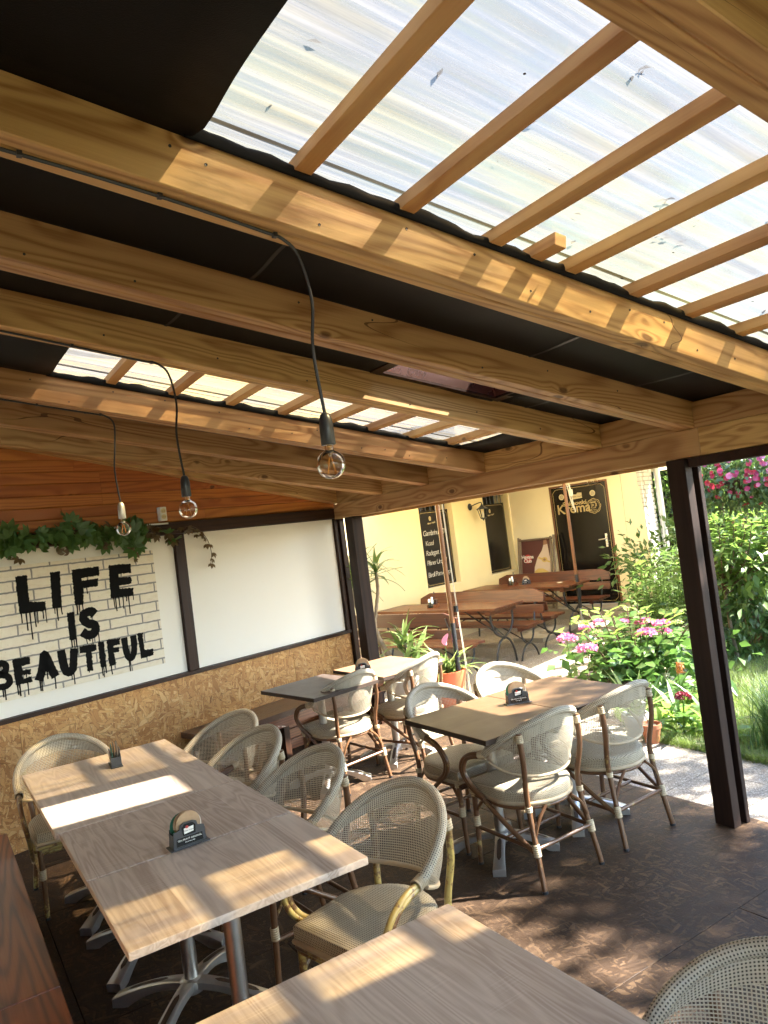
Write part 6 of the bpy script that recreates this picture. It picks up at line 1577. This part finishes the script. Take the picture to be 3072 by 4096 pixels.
# low planting under the shrub and along the wall
def filler(name, label, c, r, n, size, mat, cat='shrub', clumps=40, width=0.5, group=None):
    t = thing(name, label, cat, (c[0], c[1], -0.05), 0, group)
    P, D = crown_points(n, (0, 0, r[2]), r, clumps, spread=0.3); P[:, 2] = np.maximum(P[:, 2], 0.02)
    leaf_cloud('foliage', P, D, size, mat, t, width, kind='stuff')
    for k in range(6): obj('stem', MB().tube([(0, 0, 0), (rr.gauss(0, r[0] * .4), rr.gauss(0, r[1] * .4), r[2] * 1.3)], 0.008, 5), 'vine_stem', t)
    return t
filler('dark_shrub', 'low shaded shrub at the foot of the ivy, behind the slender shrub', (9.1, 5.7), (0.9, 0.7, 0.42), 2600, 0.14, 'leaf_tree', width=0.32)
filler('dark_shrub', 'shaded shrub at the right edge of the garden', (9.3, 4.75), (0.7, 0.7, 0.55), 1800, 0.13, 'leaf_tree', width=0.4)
_q = at_dist(3095, 1960, 10.5)
filler('broadleaf_shrub', 'pale green broadleaf bush in the upper right corner before the ivy', (_q.x, _q.y), (0.35, 0.35, 1.15), 700, 0.17, 'leaf_vine', width=0.55)
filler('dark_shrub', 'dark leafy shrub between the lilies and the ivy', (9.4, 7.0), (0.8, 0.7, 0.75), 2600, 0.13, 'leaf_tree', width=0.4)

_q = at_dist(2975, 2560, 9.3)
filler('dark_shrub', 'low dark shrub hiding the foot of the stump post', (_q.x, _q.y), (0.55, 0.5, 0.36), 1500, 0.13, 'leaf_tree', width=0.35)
# ---- edging stone, pots, border flowers, ornamental grass -------------
ed = obj('edging_block', MB().box(0, 1.05, -0.11, 0.11, 0, 0.34), 'stone_pale', None, (5.93, 4.82, -0.05), (0, 0, rad(24)), bevel=0.02); tag(ed, 'sunlit stone block at the end of the hydrangea bed', 'stone')
ed = obj('edging_beam', MB().box(0, 1.6, -0.10, 0.10, 0, 0.30), 'stone_grey', None, (6.93, 5.26, -0.05), (0, 0, rad(27)), bevel=0.02); tag(ed, 'weathered edging beam between lawn and lilies', 'edging')
tub = thing('barrel_tub', 'dark wooden tub at the foot of the yellow wall by the lilies', 'tub', tuple(bpt(-0.32, -2.60, -0.012)))
for k in range(14):
    a = 2 * PI * k / 14; obj('stave', MB().box(-0.052, 0.052, 0.215, 0.24, 0.0, 0.30), 'barrel_wood', tub, (0, 0, 0), (0, 0, a))
obj('potting_soil', MB().lathe([(0.0, 0.25), (0.22, 0.255)], 14, cap=False), 'soil', tub)
def flowerpot(name, loc, r, h, mat, label):
    p = thing(name, label, 'pot', loc)
    obj('body', MB().lathe([(r * 0.68, 0.0), (r * 0.92, h * 0.76), (r * 0.94, h * 0.78), (r * 1.02, h * 0.78), (r * 1.04, h), (r * 0.92, h), (r * 0.88, h * 0.86)], 24), mat, p, smooth=True)
    obj('potting_soil', MB().lathe([(0.0, h * 0.88), (r * 0.895, h * 0.865)], 18, cap=False), 'soil', p); return p
a_ = flowerpot('flower_pot', (4.60, 3.83, -0.012), 0.078, 0.145, 'terracotta', 'small terracotta flower pot at the lawn edge')
obj('twig', MB().tube(bez([(0.01, 0, 0.12), (-0.02, 0.02, 0.2), (0.0, 0.04, 0.27)], 4), 0.004, 5), 'vine_stem', a_)
b_ = flowerpot('flower_pot', (4.64, 4.00, -0.012), 0.10, 0.19, 'grey_pot', 'pale grey plant pot behind the terracotta pot')
VAR = leaf_me(0.42, 0.040, 0.4, 0.25, 6); VAR.polygons.foreach_set('use_smooth', [True] * len(VAR.polygons))
for k in range(12):
    a = k * 2.399; el = rad(rr.uniform(38, 80)); add_leaf(VAR, 'leaf_pale', b_, (0.02 * math.cos(a), 0.02 * math.sin(a), 0.16), Vector((math.cos(a) * math.cos(el), math.sin(a) * math.cos(el), math.sin(el))), rr.uniform(0.7, 1.15))
BL = leaf_me(0.30, 0.062, 0.3, 0.3, 6); BL2 = leaf_me(0.17, 0.09, 0.3, 0.2, 5)
cx = thing('celosia', 'border plant with one dark red flower head at the foot of the post', 'plant', (4.86, 3.74, -0.04))
for k in range(34):
    a = k * 2.399; el = rad(rr.uniform(8, 65)); add_leaf(rr.choice((BL, BL2)), 'leaf_hydrangea' if k % 3 else 'leaf_young', cx, (rr.gauss(0, .08), rr.gauss(0, .10), rr.uniform(0.02, 0.2)), Vector((math.cos(a) * math.cos(el), math.sin(a) * math.cos(el), math.sin(el))), rr.uniform(0.6, 1.05))
obj('stalk', MB().tube([(0, 0, 0), (0.01, -0.03, 0.3)], 0.008, 6), 'leaf_lily', cx); head((0.01, -0.03, 0.32), 0.055, 'petal_dark', 260, cx, 0.7)
KN = at_dist(2716, 2665, 6.9)
kn = thing('torch_lily', 'orange torch lily spike standing before the stone block', 'plant', (KN.x, KN.y, KN.z - 0.68))
for k in range(46):
    a = k * 2.399; el = rad(rr.uniform(25, 82)); add_leaf(VAR, 'leaf_lily', kn, (rr.gauss(0, .09), rr.gauss(0, .09), 0.0), Vector((math.cos(a) * math.cos(el), math.sin(a) * math.cos(el), math.sin(el))), rr.uniform(0.6, 1.15))
obj('stalk', MB().tube([(0, 0, 0), (0.0, 0.02, 0.62)], 0.006, 6), 'leaf_lily', kn)
Pk = np.stack([RNG.normal(0, .014, 220), RNG.normal(0, .014, 220), RNG.uniform(0.63, 0.72, 220)], 1); leaf_cloud('flower_spike', Pk, np.stack([RNG.normal(0, 1, 220), RNG.normal(0, 1, 220), np.full(220, -1.2)], 1), 0.024, 'petal_orange', kn, 0.35)
def border(c, n, r, label):
    t = thing('border_plant', label, 'plant', (c[0], c[1], -0.05), 0, 'leafy border plants')
    for k in range(n):
        a = k * 2.399; el = rad(rr.uniform(5, 70)); add_leaf(rr.choice((BL, BL2)), 'leaf_hydrangea', t, (rr.gauss(0, r), rr.gauss(0, r), rr.uniform(0.0, 0.15)), Vector((math.cos(a) * math.cos(el), math.sin(a) * math.cos(el), math.sin(el))), rr.uniform(0.7, 1.2))
border((5.05, 4.08), 30, 0.12, 'leafy border clump left of the torch lily'); border((5.0, 3.55), 24, 0.1, 'leafy border clump right of the dark red flower'); border((5.6, 4.25), 26, 0.14, 'leafy border clump in front of the stone block')
og = thing('ornamental_grass', 'dark tufted ornamental grass right of the post', 'grass clump', (5.0, 3.02, -0.05))
n = 900; a = RNG.uniform(0, 2 * PI, n); r = np.abs(RNG.normal(0, 0.09, n)); P = np.stack([r * np.cos(a), r * np.sin(a), np.zeros(n)], 1)
blades('foliage', P, 0.50, 'clump_blade', og, 0.55, 0.0035, seg=5)
og['category'] = 'grass clump'
# lawn blades (uncountable)
n = 120000
X = 4.6 + RNG.gamma(1.6, 1.5, n); Y = RNG.uniform(0.5, 7.2, n)
keep = np.array([in_garden(x, y) for x, y in zip(X, Y)]) & (Y < 0.62 * X + 2.2) & (Y > 0.42 * X - 0.2) & (X < 9.5) & ~((X > 5.4) & (Y > 0.42 * (X - 5.9) + 4.85))
P = np.stack([X[keep], Y[keep], np.full(keep.sum(), -0.05)], 1)
lawn = blades('lawn_grass', P, 0.085, 'grass_blade', None, 0.7, 0.0022, seg=2); tag(lawn, 'green lawn grass between the patio and the shrubs', 'grass', kind='stuff')
n = 4000; Y = RNG.uniform(1.2, 3.9, n); P = np.stack([4.60 + np.abs(RNG.normal(0, 0.07, n)), Y, np.full(n, -0.03)], 1)
tuft = blades('lawn_edge_grass', P, 0.10, 'grass_blade', None, 0.9, 0.0022, seg=3); tag(tuft, 'longer grass fringe along the paved edge', 'grass', kind='stuff')

# ---- garden trees beyond the picture: their crowns dapple the floor ----
def tree(name, label, x, y, h, c, r, n, size=0.13, clumps=70):
    t = thing(name, label, 'tree', (x, y, -0.05), 0, 'garden trees')
    obj('trunk', MB().tube(bez([(0, 0, 0), (0.08, 0.03, h * 0.35), (0.0, 0.08, h * 0.7), (0.1, 0, h)], 6), [0.16 - 0.006 * i for i in range(19)], 10), 'trunk_bark', t, smooth=True)
    for k in range(9):
        a = k * 2.4; obj('limb', MB().tube(bez([(0, 0.05, h * (0.45 + 0.05 * k)), (r[0] * 0.4 * math.cos(a), r[1] * 0.4 * math.sin(a), c[2] - 0.2), (r[0] * 0.85 * math.cos(a), r[1] * 0.85 * math.sin(a), c[2] + 0.3)], 5), 0.035, 6), 'trunk_bark', t, smooth=True)
    P, D = crown_points(n, c, r, clumps, spread=0.135)
    leaf_cloud('crown', P, D, size, 'leaf_tree', t, 0.6, kind='stuff')
    return t
tree('apple_tree', 'leafy fruit tree right of the terrace, outside the picture', 8.3, -1.2, 4.2, (-0.1, 0.70, 4.5), (2.2, 2.4, 1.4), 15000, 0.14, 46)
tree('apple_tree', 'leafy fruit tree farther along the garden, outside the picture', 13.2, 2.2, 4.2, (0, 0, 4.7), (1.9, 1.6, 1.6), 9000)
